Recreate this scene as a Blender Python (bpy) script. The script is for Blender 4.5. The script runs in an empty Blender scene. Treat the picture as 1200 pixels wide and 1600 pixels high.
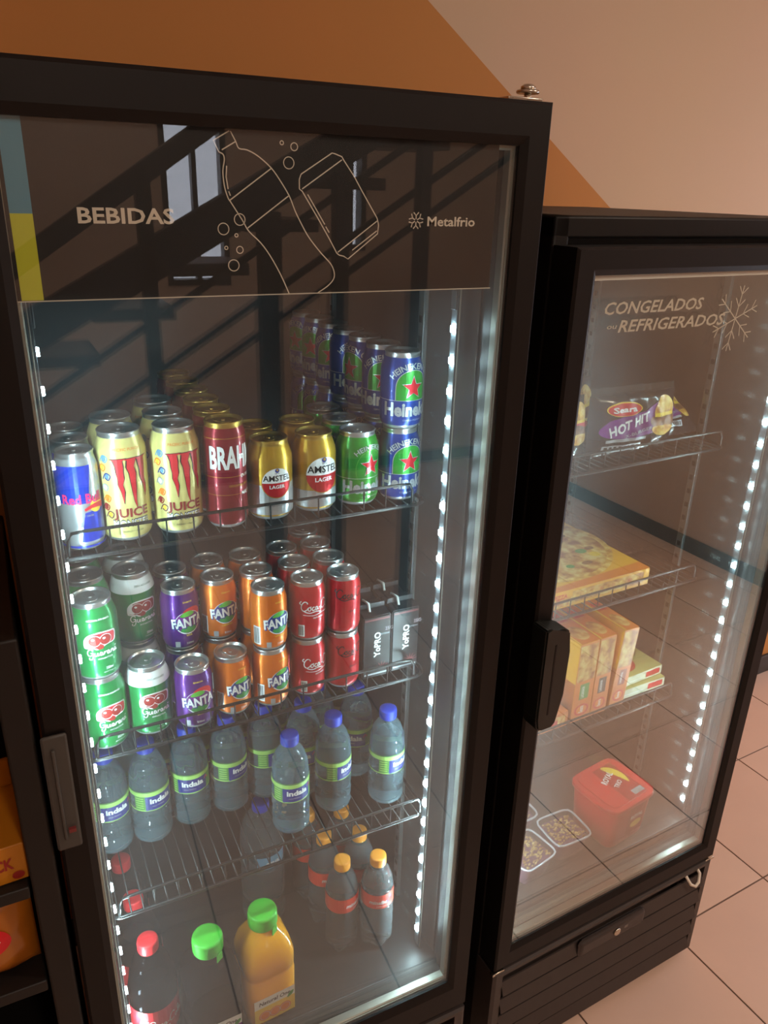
import bpy, bmesh, math, random
from mathutils import Vector, Matrix
from math import sin, cos, pi, radians, sqrt
random.seed(7)
SC = bpy.context.scene
COL = SC.collection

# ------------------------------------------------------------------ camera
cam_d = bpy.data.cameras.new('camera')
cam = bpy.data.objects.new('camera', cam_d); COL.objects.link(cam)
cam_d.sensor_fit = 'AUTO'; cam_d.sensor_width = 36.0
cam_d.lens = 1228.94 / 1600 * 36.0
cam_d.clip_start = 0.02
CAM_R, CAM_P, CAM_Y = 0.03078807, 0.39015531, 0.46842154
def cam_matrix():
    r, p, y = CAM_R, CAM_P, CAM_Y
    M0 = Matrix(((1, 0, 0), (0, 0, -1), (0, 1, 0)))
    Ry = Matrix(((cos(y), -sin(y), 0), (sin(y), cos(y), 0), (0, 0, 1)))
    Rx = Matrix(((1, 0, 0), (0, cos(p), -sin(p)), (0, sin(p), cos(p))))
    Rz = Matrix(((cos(r), -sin(r), 0), (sin(r), cos(r), 0), (0, 0, 1)))
    return Rz @ Rx @ M0 @ Ry
_M = cam_matrix()
_rot = Matrix((_M[0], -_M[1], -_M[2])).transposed()
cam.matrix_world = Matrix.Translation((0, -0.807, 1.70)) @ _rot.to_4x4()
SC.camera = cam

# ------------------------------------------------------------------ world, light, exposure
LED_STRENGTH = 500.0
LAMP_POWER = 20.0
DAYLIGHT = 5.0
w = bpy.data.worlds.new('World'); SC.world = w; w.use_nodes = True
w.node_tree.nodes['Background'].inputs[0].default_value = (0.80, 0.80, 0.90, 1)
w.node_tree.nodes['Background'].inputs[1].default_value = DAYLIGHT
SC.view_settings.view_transform = 'Standard'
SC.view_settings.look = 'None'
SC.view_settings.gamma = 1.0
SC.view_settings.use_curve_mapping = False
SC.view_settings.exposure = 0.0
SC.cycles.caustics_reflective = False
SC.cycles.caustics_refractive = False
SC.cycles.max_bounces = 14
SC.cycles.glossy_bounces = 6
SC.cycles.transmission_bounces = 12
SC.cycles.transparent_max_bounces = 32
SC.cycles.diffuse_bounces = 4
SC.cycles.sample_clamp_indirect = 4.0
SC.cycles.use_light_tree = True

# ------------------------------------------------------------------ materials
def lin(c):
    return tuple(((v / 255) / 12.92 if v / 255 <= 0.04045 else ((v / 255 + 0.055) / 1.055) ** 2.4) for v in c)
MATS = {}
def mat(name, rgb, rough=0.5, metal=0.0, noise=0.0, nscale=30.0, bump=0.0, coat=0.0, emit=0.0, spec=0.5, trans=0.0, ior=1.45):
    if name in MATS: return MATS[name]
    m = bpy.data.materials.new(name); m.use_nodes = True
    nt = m.node_tree; b = nt.nodes['Principled BSDF']
    c = lin(rgb)
    b.inputs['Base Color'].default_value = (*c, 1)
    b.inputs['Roughness'].default_value = rough
    b.inputs['Metallic'].default_value = metal
    b.inputs['Specular IOR Level'].default_value = spec
    b.inputs['Coat Weight'].default_value = coat
    b.inputs['Transmission Weight'].default_value = trans
    b.inputs['IOR'].default_value = ior
    if emit:
        b.inputs['Emission Color'].default_value = (*c, 1)
        b.inputs['Emission Strength'].default_value = emit
    if noise or bump:
        tc = nt.nodes.new('ShaderNodeTexCoord')
        n = nt.nodes.new('ShaderNodeTexNoise'); n.inputs['Scale'].default_value = nscale
        n.inputs['Detail'].default_value = 5
        nt.links.new(tc.outputs['Object'], n.inputs['Vector'])
        if noise:
            mx = nt.nodes.new('ShaderNodeMix'); mx.data_type = 'RGBA'
            mx.inputs[6].default_value = (*[v * (1 - noise) for v in c], 1)
            mx.inputs[7].default_value = (*[min(1, v * (1 + noise)) for v in c], 1)
            nt.links.new(n.outputs['Fac'], mx.inputs[0])
            nt.links.new(mx.outputs[2], b.inputs['Base Color'])
        if bump:
            bp = nt.nodes.new('ShaderNodeBump'); bp.inputs['Strength'].default_value = bump
            bp.inputs['Distance'].default_value = 0.002
            nt.links.new(n.outputs['Fac'], bp.inputs['Height'])
            nt.links.new(bp.outputs['Normal'], b.inputs['Normal'])
    MATS[name] = m
    return m

def sheet_glass(name, tint=(1, 1, 1), f0=0.04, haze=0.0, haze_rgb=(0.8, 0.85, 0.9), gloss_rough=0.0, gain=1.0, streak=0.0):
    """thin transparent sheet: clear pass-through, Schlick mirror reflection, a faint film standing in for light haze on doors (cloudiness on plastic)"""
    m = bpy.data.materials.new(name); m.use_nodes = True
    nt = m.node_tree; N = nt.nodes; L = nt.links
    for n in list(N): N.remove(n)
    out = N.new('ShaderNodeOutputMaterial')
    tr = N.new('ShaderNodeBsdfTransparent'); tr.inputs[0].default_value = (*tint, 1)
    gl = N.new('ShaderNodeBsdfGlossy'); gl.inputs[0].default_value = (1, 1, 1, 1); gl.inputs['Roughness'].default_value = gloss_rough
    lw = N.new('ShaderNodeLayerWeight'); lw.inputs[0].default_value = 0.5
    pw = N.new('ShaderNodeMath'); pw.operation = 'POWER'; pw.inputs[1].default_value = 5.0
    L.new(lw.outputs['Facing'], pw.inputs[0])
    ml = N.new('ShaderNodeMath'); ml.operation = 'MULTIPLY_ADD'; ml.inputs[1].default_value = (1 - f0) * gain; ml.inputs[2].default_value = f0 * gain
    ml.use_clamp = True
    L.new(pw.outputs[0], ml.inputs[0])
    mx = N.new('ShaderNodeMixShader')
    L.new(ml.outputs[0], mx.inputs[0]); L.new(tr.outputs[0], mx.inputs[1]); L.new(gl.outputs[0], mx.inputs[2])
    last = mx
    if haze:
        df = N.new('ShaderNodeBsdfDiffuse'); df.inputs[0].default_value = (*haze_rgb, 1)
        tl = N.new('ShaderNodeBsdfTranslucent'); tl.inputs[0].default_value = (*haze_rgb, 1)
        a = N.new('ShaderNodeMixShader'); a.inputs[0].default_value = 0.6
        L.new(df.outputs[0], a.inputs[1]); L.new(tl.outputs[0], a.inputs[2])
        d = N.new('ShaderNodeMixShader'); d.inputs[0].default_value = haze
        if streak:
            tc = N.new('ShaderNodeTexCoord'); n = N.new('ShaderNodeTexNoise'); n.inputs['Scale'].default_value = 9
            n.inputs['Detail'].default_value = 6
            L.new(tc.outputs['Object'], n.inputs['Vector'])
            q = N.new('ShaderNodeMath'); q.operation = 'MULTIPLY'; q.inputs[1].default_value = haze * 2 
            L.new(n.outputs['Fac'], q.inputs[0]); L.new(q.outputs[0], d.inputs[0])
        L.new(mx.outputs[0], d.inputs[1]); L.new(a.outputs[0], d.inputs[2])
        last = d
    L.new(last.outputs[0], out.inputs[0])
    MATS[name] = m
    return m

def clear_solid(name, rgb, ior=1.33, rough=0.02, film=0.05, film_rgb=(200, 225, 235)):
    """a clear solid (bottle full of liquid) with a pale film standing in for LED light scattered inside"""
    m = bpy.data.materials.new(name); m.use_nodes = True
    nt = m.node_tree; N = nt.nodes; L = nt.links
    for n in list(N): N.remove(n)
    out = N.new('ShaderNodeOutputMaterial')
    g = N.new('ShaderNodeBsdfGlass'); g.inputs[0].default_value = (*lin(rgb), 1); g.inputs['Roughness'].default_value = rough; g.inputs['IOR'].default_value = ior
    df = N.new('ShaderNodeBsdfDiffuse'); df.inputs[0].default_value = (*lin(film_rgb), 1)
    tl = N.new('ShaderNodeBsdfTranslucent'); tl.inputs[0].default_value = (*lin(film_rgb), 1)
    a = N.new('ShaderNodeMixShader'); a.inputs[0].default_value = 0.5
    L.new(df.outputs[0], a.inputs[1]); L.new(tl.outputs[0], a.inputs[2])
    d = N.new('ShaderNodeMixShader'); d.inputs[0].default_value = film
    L.new(g.outputs[0], d.inputs[1]); L.new(a.outputs[0], d.inputs[2])
    L.new(d.outputs[0], out.inputs[0])
    MATS[name] = m
    return m

def led_mat():
    m = bpy.data.materials.new('led_emitter'); m.use_nodes = True
    nt = m.node_tree
    for n in list(nt.nodes): nt.nodes.remove(n)
    o = nt.nodes.new('ShaderNodeOutputMaterial'); e = nt.nodes.new('ShaderNodeEmission')
    e.inputs[0].default_value = (0.66, 0.92, 1.0, 1); e.inputs[1].default_value = LED_STRENGTH
    nt.links.new(e.outputs[0], o.inputs[0]); return m
LED = led_mat()

def food_mat(name, ca, cb, cc, scale):
    m = bpy.data.materials.new(name); m.use_nodes = True
    nt = m.node_tree; b = nt.nodes['Principled BSDF']; b.inputs['Roughness'].default_value = 0.35
    tc = nt.nodes.new('ShaderNodeTexCoord'); n = nt.nodes.new('ShaderNodeTexNoise'); n.inputs['Scale'].default_value = scale; n.inputs['Detail'].default_value = 6
    r = nt.nodes.new('ShaderNodeValToRGB'); e = r.color_ramp.elements
    e[0].position = 0.36; e[0].color = (*lin(ca), 1); e[1].position = 0.64; e[1].color = (*lin(cc), 1)
    x = e.new(0.5); x.color = (*lin(cb), 1)
    nt.links.new(tc.outputs['Object'], n.inputs['Vector']); nt.links.new(n.outputs['Fac'], r.inputs[0]); nt.links.new(r.outputs[0], b.inputs['Base Color'])
    MATS[name] = m; return m

BLACK = mat('black_coated_steel', (17, 13, 12), 0.5, 0.0, 0.15, 40, 0.05, spec=.32)
LINER = mat('charcoal_liner', (20, 21, 22), 0.5, 0.0, 0.1, 20)
FLOORPAN = mat('dark_floor_pan', (20, 20, 21), 0.45, 0.0, 0.1, 20)
BASEPL = mat('black_grille_plastic', (58, 51, 49), 0.42, 0.0, 0.12, 60, 0.05)
ALU = mat('aluminium_spacer', (165, 163, 152), 0.4, 0.8)
STEEL = mat('bright_steel', (205, 195, 180), 0.25, 1.0)
LIDM = mat('can_lid_aluminium', (200, 200, 200), 0.28, 0.9)
GOLDLID = mat('gold_can_lid', (200, 165, 80), 0.3, 0.9)
WIRE = mat('black_coated_wire', (20, 21, 22), 0.35, 0.2)
CHROMEW = mat('zinc_wire', (120, 125, 125), 0.3, 0.8)
PROFILE = mat('led_profile_diffuser', (70, 76, 80), 0.5)
INK = mat('pale_print', (205, 198, 182), 0.6)
WHITE = mat('white_print', (238, 238, 235), 0.4)
GLASS = sheet_glass('door_glass', (0.97, 0.985, 0.98), 0.04, 0.009, streak=1)  # pale film stands in for LED glow hazing the glass
GLASS2 = sheet_glass('hazy_door_glass', (0.96, 0.975, 0.96), 0.04, 0.016, streak=1, gain=2.3)  # film and mirror gain raised to stand in for a veil of light
PANE = sheet_glass('window_glass', (0.95, 0.97, 0.98), 0.04)
HANDLE_GREY = mat('grey_handle_plastic', (70, 68, 65), 0.5)
HANDLE_BLACK = mat('black_handle_plastic', (28, 30, 28), 0.35)
STRIP_BLUE = mat('blue_print', (80, 140, 165), 0.5)
STRIP_GREEN = mat('lime_print', (190, 195, 45), 0.5)
HEADER = mat('header_film', (16, 14, 14), 0.5)

# ------------------------------------------------------------------ mesh builder
class MB:
    def __init__(s): s.bm = bmesh.new(); s.mats = []
    def mi(s, m):
        if m not in s.mats: s.mats.append(m)
        return s.mats.index(m)
    def quad(s, pts, m, smooth=False):
        vs = [s.bm.verts.new(p) for p in pts]
        f = s.bm.faces.new(vs); f.material_index = s.mi(m); f.smooth = smooth; return f
    def box(s, x0, x1, y0, y1, z0, z1, m, bev=0.0, M=None):
        r = bmesh.ops.create_cube(s.bm, size=1)
        vs = r['verts']; i = s.mi(m)
        T = Matrix.Translation(((x0 + x1) / 2, (y0 + y1) / 2, (z0 + z1) / 2)) @ Matrix.Diagonal((x1 - x0, y1 - y0, z1 - z0, 1))
        bmesh.ops.transform(s.bm, matrix=T, verts=vs)
        fs = list({f for v in vs for f in v.link_faces})
        for f in fs: f.material_index = i
        if bev:
            es = list({e for v in vs for e in v.link_edges})
            r = bmesh.ops.bevel(s.bm, geom=es, offset=bev, segments=2, affect='EDGES', profile=0.5)
            for f in r['faces']: f.material_index = i; f.smooth = True
            vs = list({v for f in r['faces'] for v in f.verts} | {v for v in vs if v.is_valid})
        if M is not None: bmesh.ops.transform(s.bm, matrix=M, verts=vs)
        return vs
    def lathe(s, prof, seg=32, caps=True, sup=None, org=(0, 0, 0), flip=False):
        """prof: list of (r, z, mat for the band up to the next point); sup: superellipse exponent for squarish section"""
        rings = []
        for (r, z, m) in prof:
            ring = []
            for k in range(seg):
                a = 2 * pi * k / seg
                c, d = cos(a), sin(a)
                if sup:
                    q = (abs(c) ** sup + abs(d) ** sup) ** (-1 / sup); c *= q; d *= q
                ring.append(s.bm.verts.new((org[0] + r * c, org[1] + r * d, org[2] + z)))
            rings.append(ring)
        for j in range(len(prof) - 1):
            i = s.mi(prof[j][2])
            for k in range(seg):
                f = s.bm.faces.new((rings[j][k], rings[j][(k + 1) % seg], rings[j + 1][(k + 1) % seg], rings[j + 1][k]))
                f.material_index = i; f.smooth = True
        if caps:
            f = s.bm.faces.new(list(reversed(rings[0]))); f.material_index = s.mi(prof[0][2])
            f = s.bm.faces.new(rings[-1]); f.material_index = s.mi(prof[-1][2])
    def tube(s, path, r, m, seg=8, closed=False):
        P = [Vector(p) for p in path]; n = len(P); rings = []
        up = Vector((0, 0, 1))
        for k in range(n):
            if closed: t = (P[(k + 1) % n] - P[k - 1])
            else: t = P[min(k + 1, n - 1)] - P[max(k - 1, 0)]
            t.normalize()
            a = up if abs(t.z) < 0.95 else Vector((1, 0, 0))
            u = t.cross(a).normalized(); v = u.cross(t)
            rings.append([s.bm.verts.new(P[k] + u * r * cos(2 * pi * j / seg) + v * r * sin(2 * pi * j / seg)) for j in range(seg)])
        i = s.mi(m)
        for k in range(n if closed else n - 1):
            A, B = rings[k], rings[(k + 1) % n]
            for j in range(seg):
                f = s.bm.faces.new((A[j], A[(j + 1) % seg], B[(j + 1) % seg], B[j])); f.material_index = i; f.smooth = True
        if not closed:
            s.bm.faces.new(rings[0]).material_index = i; s.bm.faces.new(list(reversed(rings[-1]))).material_index = i
    def ring_frame(s, o, n, steps, m):
        """mitred frame: o=(x0,x1,z0,z1) outer, n=inner; steps: list of (t 0..1 from outer to inner, y)"""
        loops = []
        for t, y in steps:
            x0, x1, z0, z1 = [o[k] + (n[k] - o[k]) * t for k in range(4)]
            loops.append([s.bm.verts.new(p) for p in ((x0, y, z0), (x1, y, z0), (x1, y, z1), (x0, y, z1))])
        i = s.mi(m)
        for a in range(len(loops)):
            A, B = loops[a], loops[(a + 1) % len(loops)]
            for k in range(4):
                f = s.bm.faces.new((A[k], A[(k + 1) % 4], B[(k + 1) % 4], B[k])); f.material_index = i
    def prism(s, pts, y0, y1, m):
        """pts (x, z) outline extruded along y"""
        A = [s.bm.verts.new((p[0], y0, p[1])) for p in pts]; B = [s.bm.verts.new((p[0], y1, p[1])) for p in pts]
        i = s.mi(m); n = len(pts)
        s.bm.faces.new(A).material_index = i; s.bm.faces.new(list(reversed(B))).material_index = i
        for k in range(n): s.bm.faces.new((A[k], B[k], B[(k + 1) % n], A[(k + 1) % n])).material_index = i
    def mesh(s, name, normals=True):
        if normals: bmesh.ops.recalc_face_normals(s.bm, faces=s.bm.faces)
        me = bpy.data.meshes.new(name); s.bm.to_mesh(me); s.bm.free()
        for m in s.mats: me.materials.append(m)
        return me
    def build(s, name, parent=None, loc=(0, 0, 0), normals=True):
        return link(s.mesh(name, normals), name, parent, loc)

def link(me, name, parent=None, loc=(0, 0, 0), rotz=0):
    o = bpy.data.objects.new(name, me); COL.objects.link(o)
    o.location = loc; o.rotation_euler = (0, 0, rotz)
    if parent: o.parent = parent
    return o
def tag(o, label=None, cat=None, group=None, kind=None):
    if label: o['label'] = label
    if cat: o['category'] = cat
    if group: o['group'] = group
    if kind: o['kind'] = kind
    return o
def thing(name, label, cat, loc=(0, 0, 0), rotz=0, group=None):
    o = bpy.data.objects.new(name, None); COL.objects.link(o); o.empty_display_size = 0.05
    o.location = loc; o.rotation_euler = (0, 0, rotz)
    return tag(o, label, cat, group)
def copy_tree(o, parent=None):
    c = o.copy(); COL.objects.link(c)
    if parent: c.parent = parent
    for ch in [k for k in KIDS.get(o.name, [])]: 
        d = copy_tree(ch, c)
    return c
KIDS = {}
def kids(root):
    """remember the children of a prototype so copies can be made quickly"""
    def rec(o):
        KIDS[o.name] = list(o.children)
        for c in o.children: rec(c)
    rec(root)

# ------------------------------------------------------------------ flat print ("decals") laid on cans, boxes and glass
_TXT = {}
def text_mesh(s, bold, shear):
    key = (s, bold, shear)
    if key in _TXT: return _TXT[key]
    cu = bpy.data.curves.new('t', 'FONT'); cu.body = s; cu.size = 1; cu.offset = bold; cu.shear = shear; cu.resolution_u = 2
    ob = bpy.data.objects.new('t', cu); COL.objects.link(ob)
    dg = bpy.context.evaluated_depsgraph_get()
    me = bpy.data.meshes.new_from_object(ob.evaluated_get(dg))
    vs = [(v.co.x, v.co.y) for v in me.vertices]; fs = [tuple(p.vertices) for p in me.polygons]
    bpy.data.objects.remove(ob); bpy.data.curves.remove(cu); bpy.data.meshes.remove(me)
    _TXT[key] = (vs, fs)
    return _TXT[key]

def smooth_path(p, n=4, closed=False):
    if len(p) < 3: return p
    out = []; N = len(p)
    for i in range(N if closed else N - 1):
        a = p[i - 1] if (i > 0 or closed) else p[0]; b = p[i]; c = p[(i + 1) % N]
        d = p[(i + 2) % N] if (closed or i + 2 < N) else p[-1]
        for k in range(n):
            t = k / n
            out.append(tuple(0.5 * ((2 * b[j]) + (c[j] - a[j]) * t + (2 * a[j] - 5 * b[j] + 4 * c[j] - d[j]) * t * t + (3 * b[j] - a[j] - 3 * c[j] + d[j]) * t ** 3) for j in (0, 1)))
    if not closed: out.append(p[-1])
    return out

class Print:
    def __init__(s): s.items = []
    def poly(s, pts, m, layer=0): s.items.append((list(pts), [tuple(range(len(pts)))], m, layer)); return s
    def rect(s, x0, x1, y0, y1, m, layer=0): return s.poly([(x0, y0), (x1, y0), (x1, y1), (x0, y1)], m, layer)
    def ellipse(s, cx, cy, rx, ry, m, layer=0, n=28, a0=0, a1=2 * pi):
        e = 0 if abs(a1 - a0 - 2 * pi) < 1e-6 else 1
        return s.poly([(cx + rx * cos(a0 + (a1 - a0) * k / (n - e)), cy + ry * sin(a0 + (a1 - a0) * k / (n - e))) for k in range(n)], m, layer)
    def stroke(s, pts, wd, m, layer=0, closed=False, smooth=0):
        if smooth: pts = smooth_path(pts, smooth, closed)
        n = len(pts); V = []; F = []
        ws = wd if isinstance(wd, (list, tuple)) else None
        for i in range(n):
            a = pts[i - 1] if (i > 0 or closed) else pts[i]; b = pts[(i + 1) % n] if (i < n - 1 or closed) else pts[i]
            dx, dy = b[0] - a[0], b[1] - a[1]; L = math.hypot(dx, dy) or 1
            h = (ws[0] + (ws[1] - ws[0]) * i / (n - 1) if ws else wd) / 2
            V += [(pts[i][0] - dy / L * h, pts[i][1] + dx / L * h), (pts[i][0] + dy / L * h, pts[i][1] - dx / L * h)]
        for i in range(n if closed else n - 1):
            j = (i + 1) % n; F.append((2 * i, 2 * i + 1, 2 * j + 1, 2 * j))
        s.items.append((V, F, m, layer)); return s
    def ring(s, cx, cy, rx, ry, wd, m, layer=0, n=24):
        return s.stroke([(cx + rx * cos(2 * pi * k / n), cy + ry * sin(2 * pi * k / n)) for k in range(n)], wd, m, layer, True)
    def text(s, t, x, y, h, m, layer=1, bold=0.0, shear=0.0, width=None, align='c', rot=0.0, arc=None):
        """h = cap height; x, y = anchor on the baseline; arc = radius of a circle the text is bent round"""
        V, F = text_mesh(t, bold, shear)
        if not V: return s
        x0 = min(v[0] for v in V); x1 = max(v[0] for v in V)
        k = h / 0.70; kx = k if width is None else width / (x1 - x0)
        off = {'c': (x0 + x1) / 2, 'l': x0, 'r': x1}[align]
        P = [((v[0] - off) * kx, v[1] * k) for v in V]
        if arc: P = [((arc + q[1]) * sin(q[0] / arc), (arc + q[1]) * cos(q[0] / arc) - arc) for q in P]
        c, d = cos(rot), sin(rot)
        s.items.append(([(x + q[0] * c - q[1] * d, y + q[0] * d + q[1] * c) for q in P], F, m, layer)); return s
    def star(s, cx, cy, r, m, layer=1, k=0.40, rot=0):
        return s.poly([(cx + (r if i % 2 == 0 else r * k) * sin(i * pi / 5 + rot), cy + (r if i % 2 == 0 else r * k) * cos(i * pi / 5 + rot)) for i in range(10)], m, layer)
    def mesh(s, name, fn, step=None, ystep=None):
        """fn(x, y, layer) -> 3D point; step cuts wide shapes every step metres so they bend"""
        bm = bmesh.new(); mats = []
        for V, F, m, layer in s.items:
            if m not in mats: mats.append(m)
            i = mats.index(m); vs = [bm.verts.new((p[0], p[1], layer)) for p in V]
            for f in F:
                try: bm.faces.new([vs[k] for k in f]).material_index = i
                except ValueError: pass
        bmesh.ops.triangulate(bm, faces=[f for f in bm.faces if len(f.verts) > 4])
        if step:
            x0 = min(v.co.x for v in bm.verts); x1 = max(v.co.x for v in bm.verts)
            x = math.floor(x0 / step) * step
            while x < x1:
                if x > x0: bmesh.ops.bisect_plane(bm, geom=bm.verts[:] + bm.edges[:] + bm.faces[:], plane_co=(x, 0, 0), plane_no=(1, 0, 0), dist=1e-6)
                x += step
        if ystep:
            y0 = min(v.co.y for v in bm.verts); y1 = max(v.co.y for v in bm.verts); y = y0 + ystep
            while y < y1:
                bmesh.ops.bisect_plane(bm, geom=bm.verts[:] + bm.edges[:] + bm.faces[:], plane_co=(0, y, 0), plane_no=(0, 1, 0), dist=1e-6); y += ystep
        for v in bm.verts: v.co = fn(v.co.x, v.co.y, v.co.z)
        me = bpy.data.meshes.new(name); bm.to_mesh(me); bm.free()
        for m in mats: me.materials.append(m)
        return me
    def wrap(s, name, R):
        return s.mesh(name, lambda x, y, l: Vector(((R + 0.00025 + l * 0.00015) * sin(x / R), -(R + 0.00025 + l * 0.00015) * cos(x / R), y)), R * 0.19)
    def flat(s, name, o, u, v, n, lift=0.0004):
        o, u, v, n = Vector(o), Vector(u), Vector(v), Vector(n)
        return s.mesh(name, lambda x, y, l: o + u * x + v * y + n * (lift + l * 0.0002))

# ------------------------------------------------------------------ the room (turned 3.2 degrees to the drinks cooler)
RA = radians(3.2)
RU = Vector((cos(RA), sin(RA), 0)); RV = Vector((-sin(RA), cos(RA), 0))
R0 = Vector((2.52, 0.86, 0)) - RU * 2.52          # point of the back wall line
RM = Matrix.Translation(R0) @ Matrix.Rotation(RA, 4, 'Z')
def room(name, mb, kind='structure'):
    o = mb.build(name); o.matrix_world = RM; o['kind'] = kind; return o
XL, XR, YF, YB, H = -1.6, 3.15, -4.4, 0.0, 2.95
PLASTER = mat('warm_plaster', (205, 178, 160), 0.75, 0, 0.04, 3, 0.1)
BASEB = mat('dark_skirting', (62, 56, 52), 0.5)
CEILM = mat('ceiling_paint', (225, 215, 205), 0.8, 0, 0.03, 4)

def two_tone():
    m = bpy.data.materials.new('two_tone_wall_paint'); m.use_nodes = True
    nt = m.node_tree; b = nt.nodes['Principled BSDF']; b.inputs['Roughness'].default_value = 0.7
    tc = nt.nodes.new('ShaderNodeTexCoord'); sp = nt.nodes.new('ShaderNodeSeparateXYZ')
    nt.links.new(tc.outputs['Object'], sp.inputs[0])
    a = nt.nodes.new('ShaderNodeMath'); a.operation = 'MULTIPLY_ADD'; a.inputs[1].default_value = 0.672
    nt.links.new(sp.outputs['X'], a.inputs[0]); nt.links.new(sp.outputs['Z'], a.inputs[2])
    g = nt.nodes.new('ShaderNodeMath'); g.operation = 'GREATER_THAN'; g.inputs[1].default_value = 2.615
    nt.links.new(a.outputs[0], g.inputs[0])
    n = nt.nodes.new('ShaderNodeTexNoise'); n.inputs['Scale'].default_value = 2.2; n.inputs['Detail'].default_value = 8
    nt.links.new(tc.outputs['Object'], n.inputs['Vector'])
    mx = nt.nodes.new('ShaderNodeMix'); mx.data_type = 'RGBA'
    mx.inputs[6].default_value = (*lin((196, 130, 60)), 1); mx.inputs[7].default_value = (*lin((212, 180, 150)), 1)
    nt.links.new(g.outputs[0], mx.inputs[0])
    m2 = nt.nodes.new('ShaderNodeMix'); m2.data_type = 'RGBA'; m2.blend_type = 'MULTIPLY'; m2.inputs[0].default_value = 0.12
    nt.links.new(mx.outputs[2], m2.inputs[6]); nt.links.new(n.outputs['Color'], m2.inputs[7])
    nt.links.new(m2.outputs[2], b.inputs['Base Color'])
    bp = nt.nodes.new('ShaderNodeBump'); bp.inputs['Strength'].default_value = 0.12; bp.inputs['Distance'].default_value = 0.003
    nt.links.new(n.outputs['Fac'], bp.inputs['Height']); nt.links.new(bp.outputs['Normal'], b.inputs['Normal'])
    return m
WALL2 = two_tone()
mb = MB(); mb.box(XL - .1, XR + .1, 0, .12, 0, H, WALL2); room('wall_back', mb)
mb = MB(); mb.box(XL - .12, XL, YF, 0, 0, H, PLASTER); room('wall_left', mb)
DY0, DY1, DZ = -1.15, -.30, 2.10                     # glazed doorway in the right wall, beyond the frame edge
mb = MB(); mb.box(XR, XR + .12, YF, DY0, 0, H, PLASTER); mb.box(XR, XR + .12, DY1, 0, 0, H, PLASTER); mb.box(XR, XR + .12, DY0, DY1, DZ, H, PLASTER); room('wall_right', mb)
DARKF = mat('dark_window_frame', (40, 36, 36), 0.45)
mb = MB()
for a, b, z0, z1 in ((DY0, DY0 + .05, 0, DZ), (DY1 - .05, DY1, 0, DZ), (DY0 + .05, DY1 - .05, DZ - .05, DZ), (DY0 + .05, DY1 - .05, .0, .10)): mb.box(XR + .03, XR + .08, a, b, z0, z1, DARKF, .002)
o = room('door_1', mb)
g = MB(); g.box(XR + .052, XR + .058, DY0 + .05, DY1 - .05, .10, DZ - .05, PANE); g.build('pane', o)
g = MB(); g.tube([(XR + .03, DY0 + .08, .85), (XR - .01, DY0 + .08, .88), (XR - .01, DY0 + .08, 1.17), (XR + .03, DY0 + .08, 1.20)], .011, STEEL); g.build('door_handle', o)
mb = MB(); mb.box(XL - .1, XR + .1, YF - .1, .1, H, H + .1, CEILM); room('ceiling', mb)
# front wall with its window openings (local x ranges)
wins = [(0.66, 1.0, 1.18, 2.2), (1.69, 1.80, 1.36, 2.02)]
mb = MB()
xs = [XL - .1, wins[0][0], wins[0][1], wins[1][0], wins[1][1], XR + .1]
for i in (0, 2, 4): mb.box(xs[i], xs[i + 1], YF - .12, YF, 0, H, PLASTER)
for a, b, z0, z1 in wins:
    mb.box(a, b, YF - .12, YF, 0, z0, PLASTER); mb.box(a, b, YF - .12, YF, z1, H, PLASTER)
room('wall_front', mb)
for i, (a, b, z0, z1) in enumerate(wins):
    mb = MB(); mb.ring_frame((a, b, z0, z1), (a + .03, b - .03, z0 + .03, z1 - .03), [(0, YF - .08), (0, YF + .01), (1, YF + .01), (1, YF - .08)], DARKF)
    o = room('window_%d' % (i + 1), mb)
    g = MB(); g.box(a + .03, b - .03, YF - .05, YF - .044, z0 + .03, z1 - .03, PANE); g.build('pane', o)
    if i == 0:
        for mxx in ((a + b) / 2 - .01,):
            g = MB(); g.box(mxx, mxx + .025, YF - .07, YF, z0 + .03, z1 - .03, DARKF); g.build('mullion', o)
for nm, (x0, x1, y0, y1) in dict(baseboard_back=(XL, XR, -.012, 0), baseboard_right=(XR - .012, XR, YF, DY0), trim_1=(XR - .012, XR, DY1, -.012), baseboard_left=(XL, XL + .012, YF, -.012), baseboard_front=(XL + .012, XR - .012, YF, YF + .012)).items():
    mb = MB(); mb.box(x0, x1, y0, y1, 0, .08, BASEB, .003); room(nm, mb)
# tiled floor: every tile a piece of its own over a grout bed
GROUT = mat('grout', (120, 96, 84), 0.9)
TILES = [mat('tile_%s' % 'abc'[k], c, 0.38, 0, 0.07, 6, 0.03) for k, c in enumerate([(216, 182, 162), (213, 178, 158), (219, 186, 166)])]
mb = MB(); mb.box(XL - .1, XR + .1, YF - .1, .1, -.08, -.003, GROUT); floor = room('floor', mb)
TS = 0.354
inv = RM.inverted()
anc = inv @ Vector((1.673, 0.153, 0))
tms = []
for m_ in TILES:
    b_ = MB(); b_.box(0, TS - .004, 0, TS - .004, -.0025, 0, m_, .0008); tms.append(b_.mesh('tile'))
i0 = math.floor((XL - anc.x) / TS); i1 = math.ceil((XR - anc.x) / TS)
j0 = math.floor((YF - anc.y) / TS); j1 = math.ceil((YB - anc.y) / TS)
for i in range(i0, i1):
    for j in range(j0, j1):
        x, y = anc.x + i * TS, anc.y + j * TS
        x0, x1, y0, y1 = max(x, XL + .002), min(x + TS - .004, XR - .002), max(y, YF + .002), min(y + TS - .004, YB - .002)
        if x1 - x0 < .01 or y1 - y0 < .01: continue
        if x1 - x0 > TS - .0045 and y1 - y0 > TS - .0045:
            link(random.choice(tms), 'tile', floor, (x, y, 0))
        else:
            b_ = MB(); b_.box(x0, x1, y0, y1, -.0025, 0, TILES[0], .0008); b_.build('tile', floor)
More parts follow.
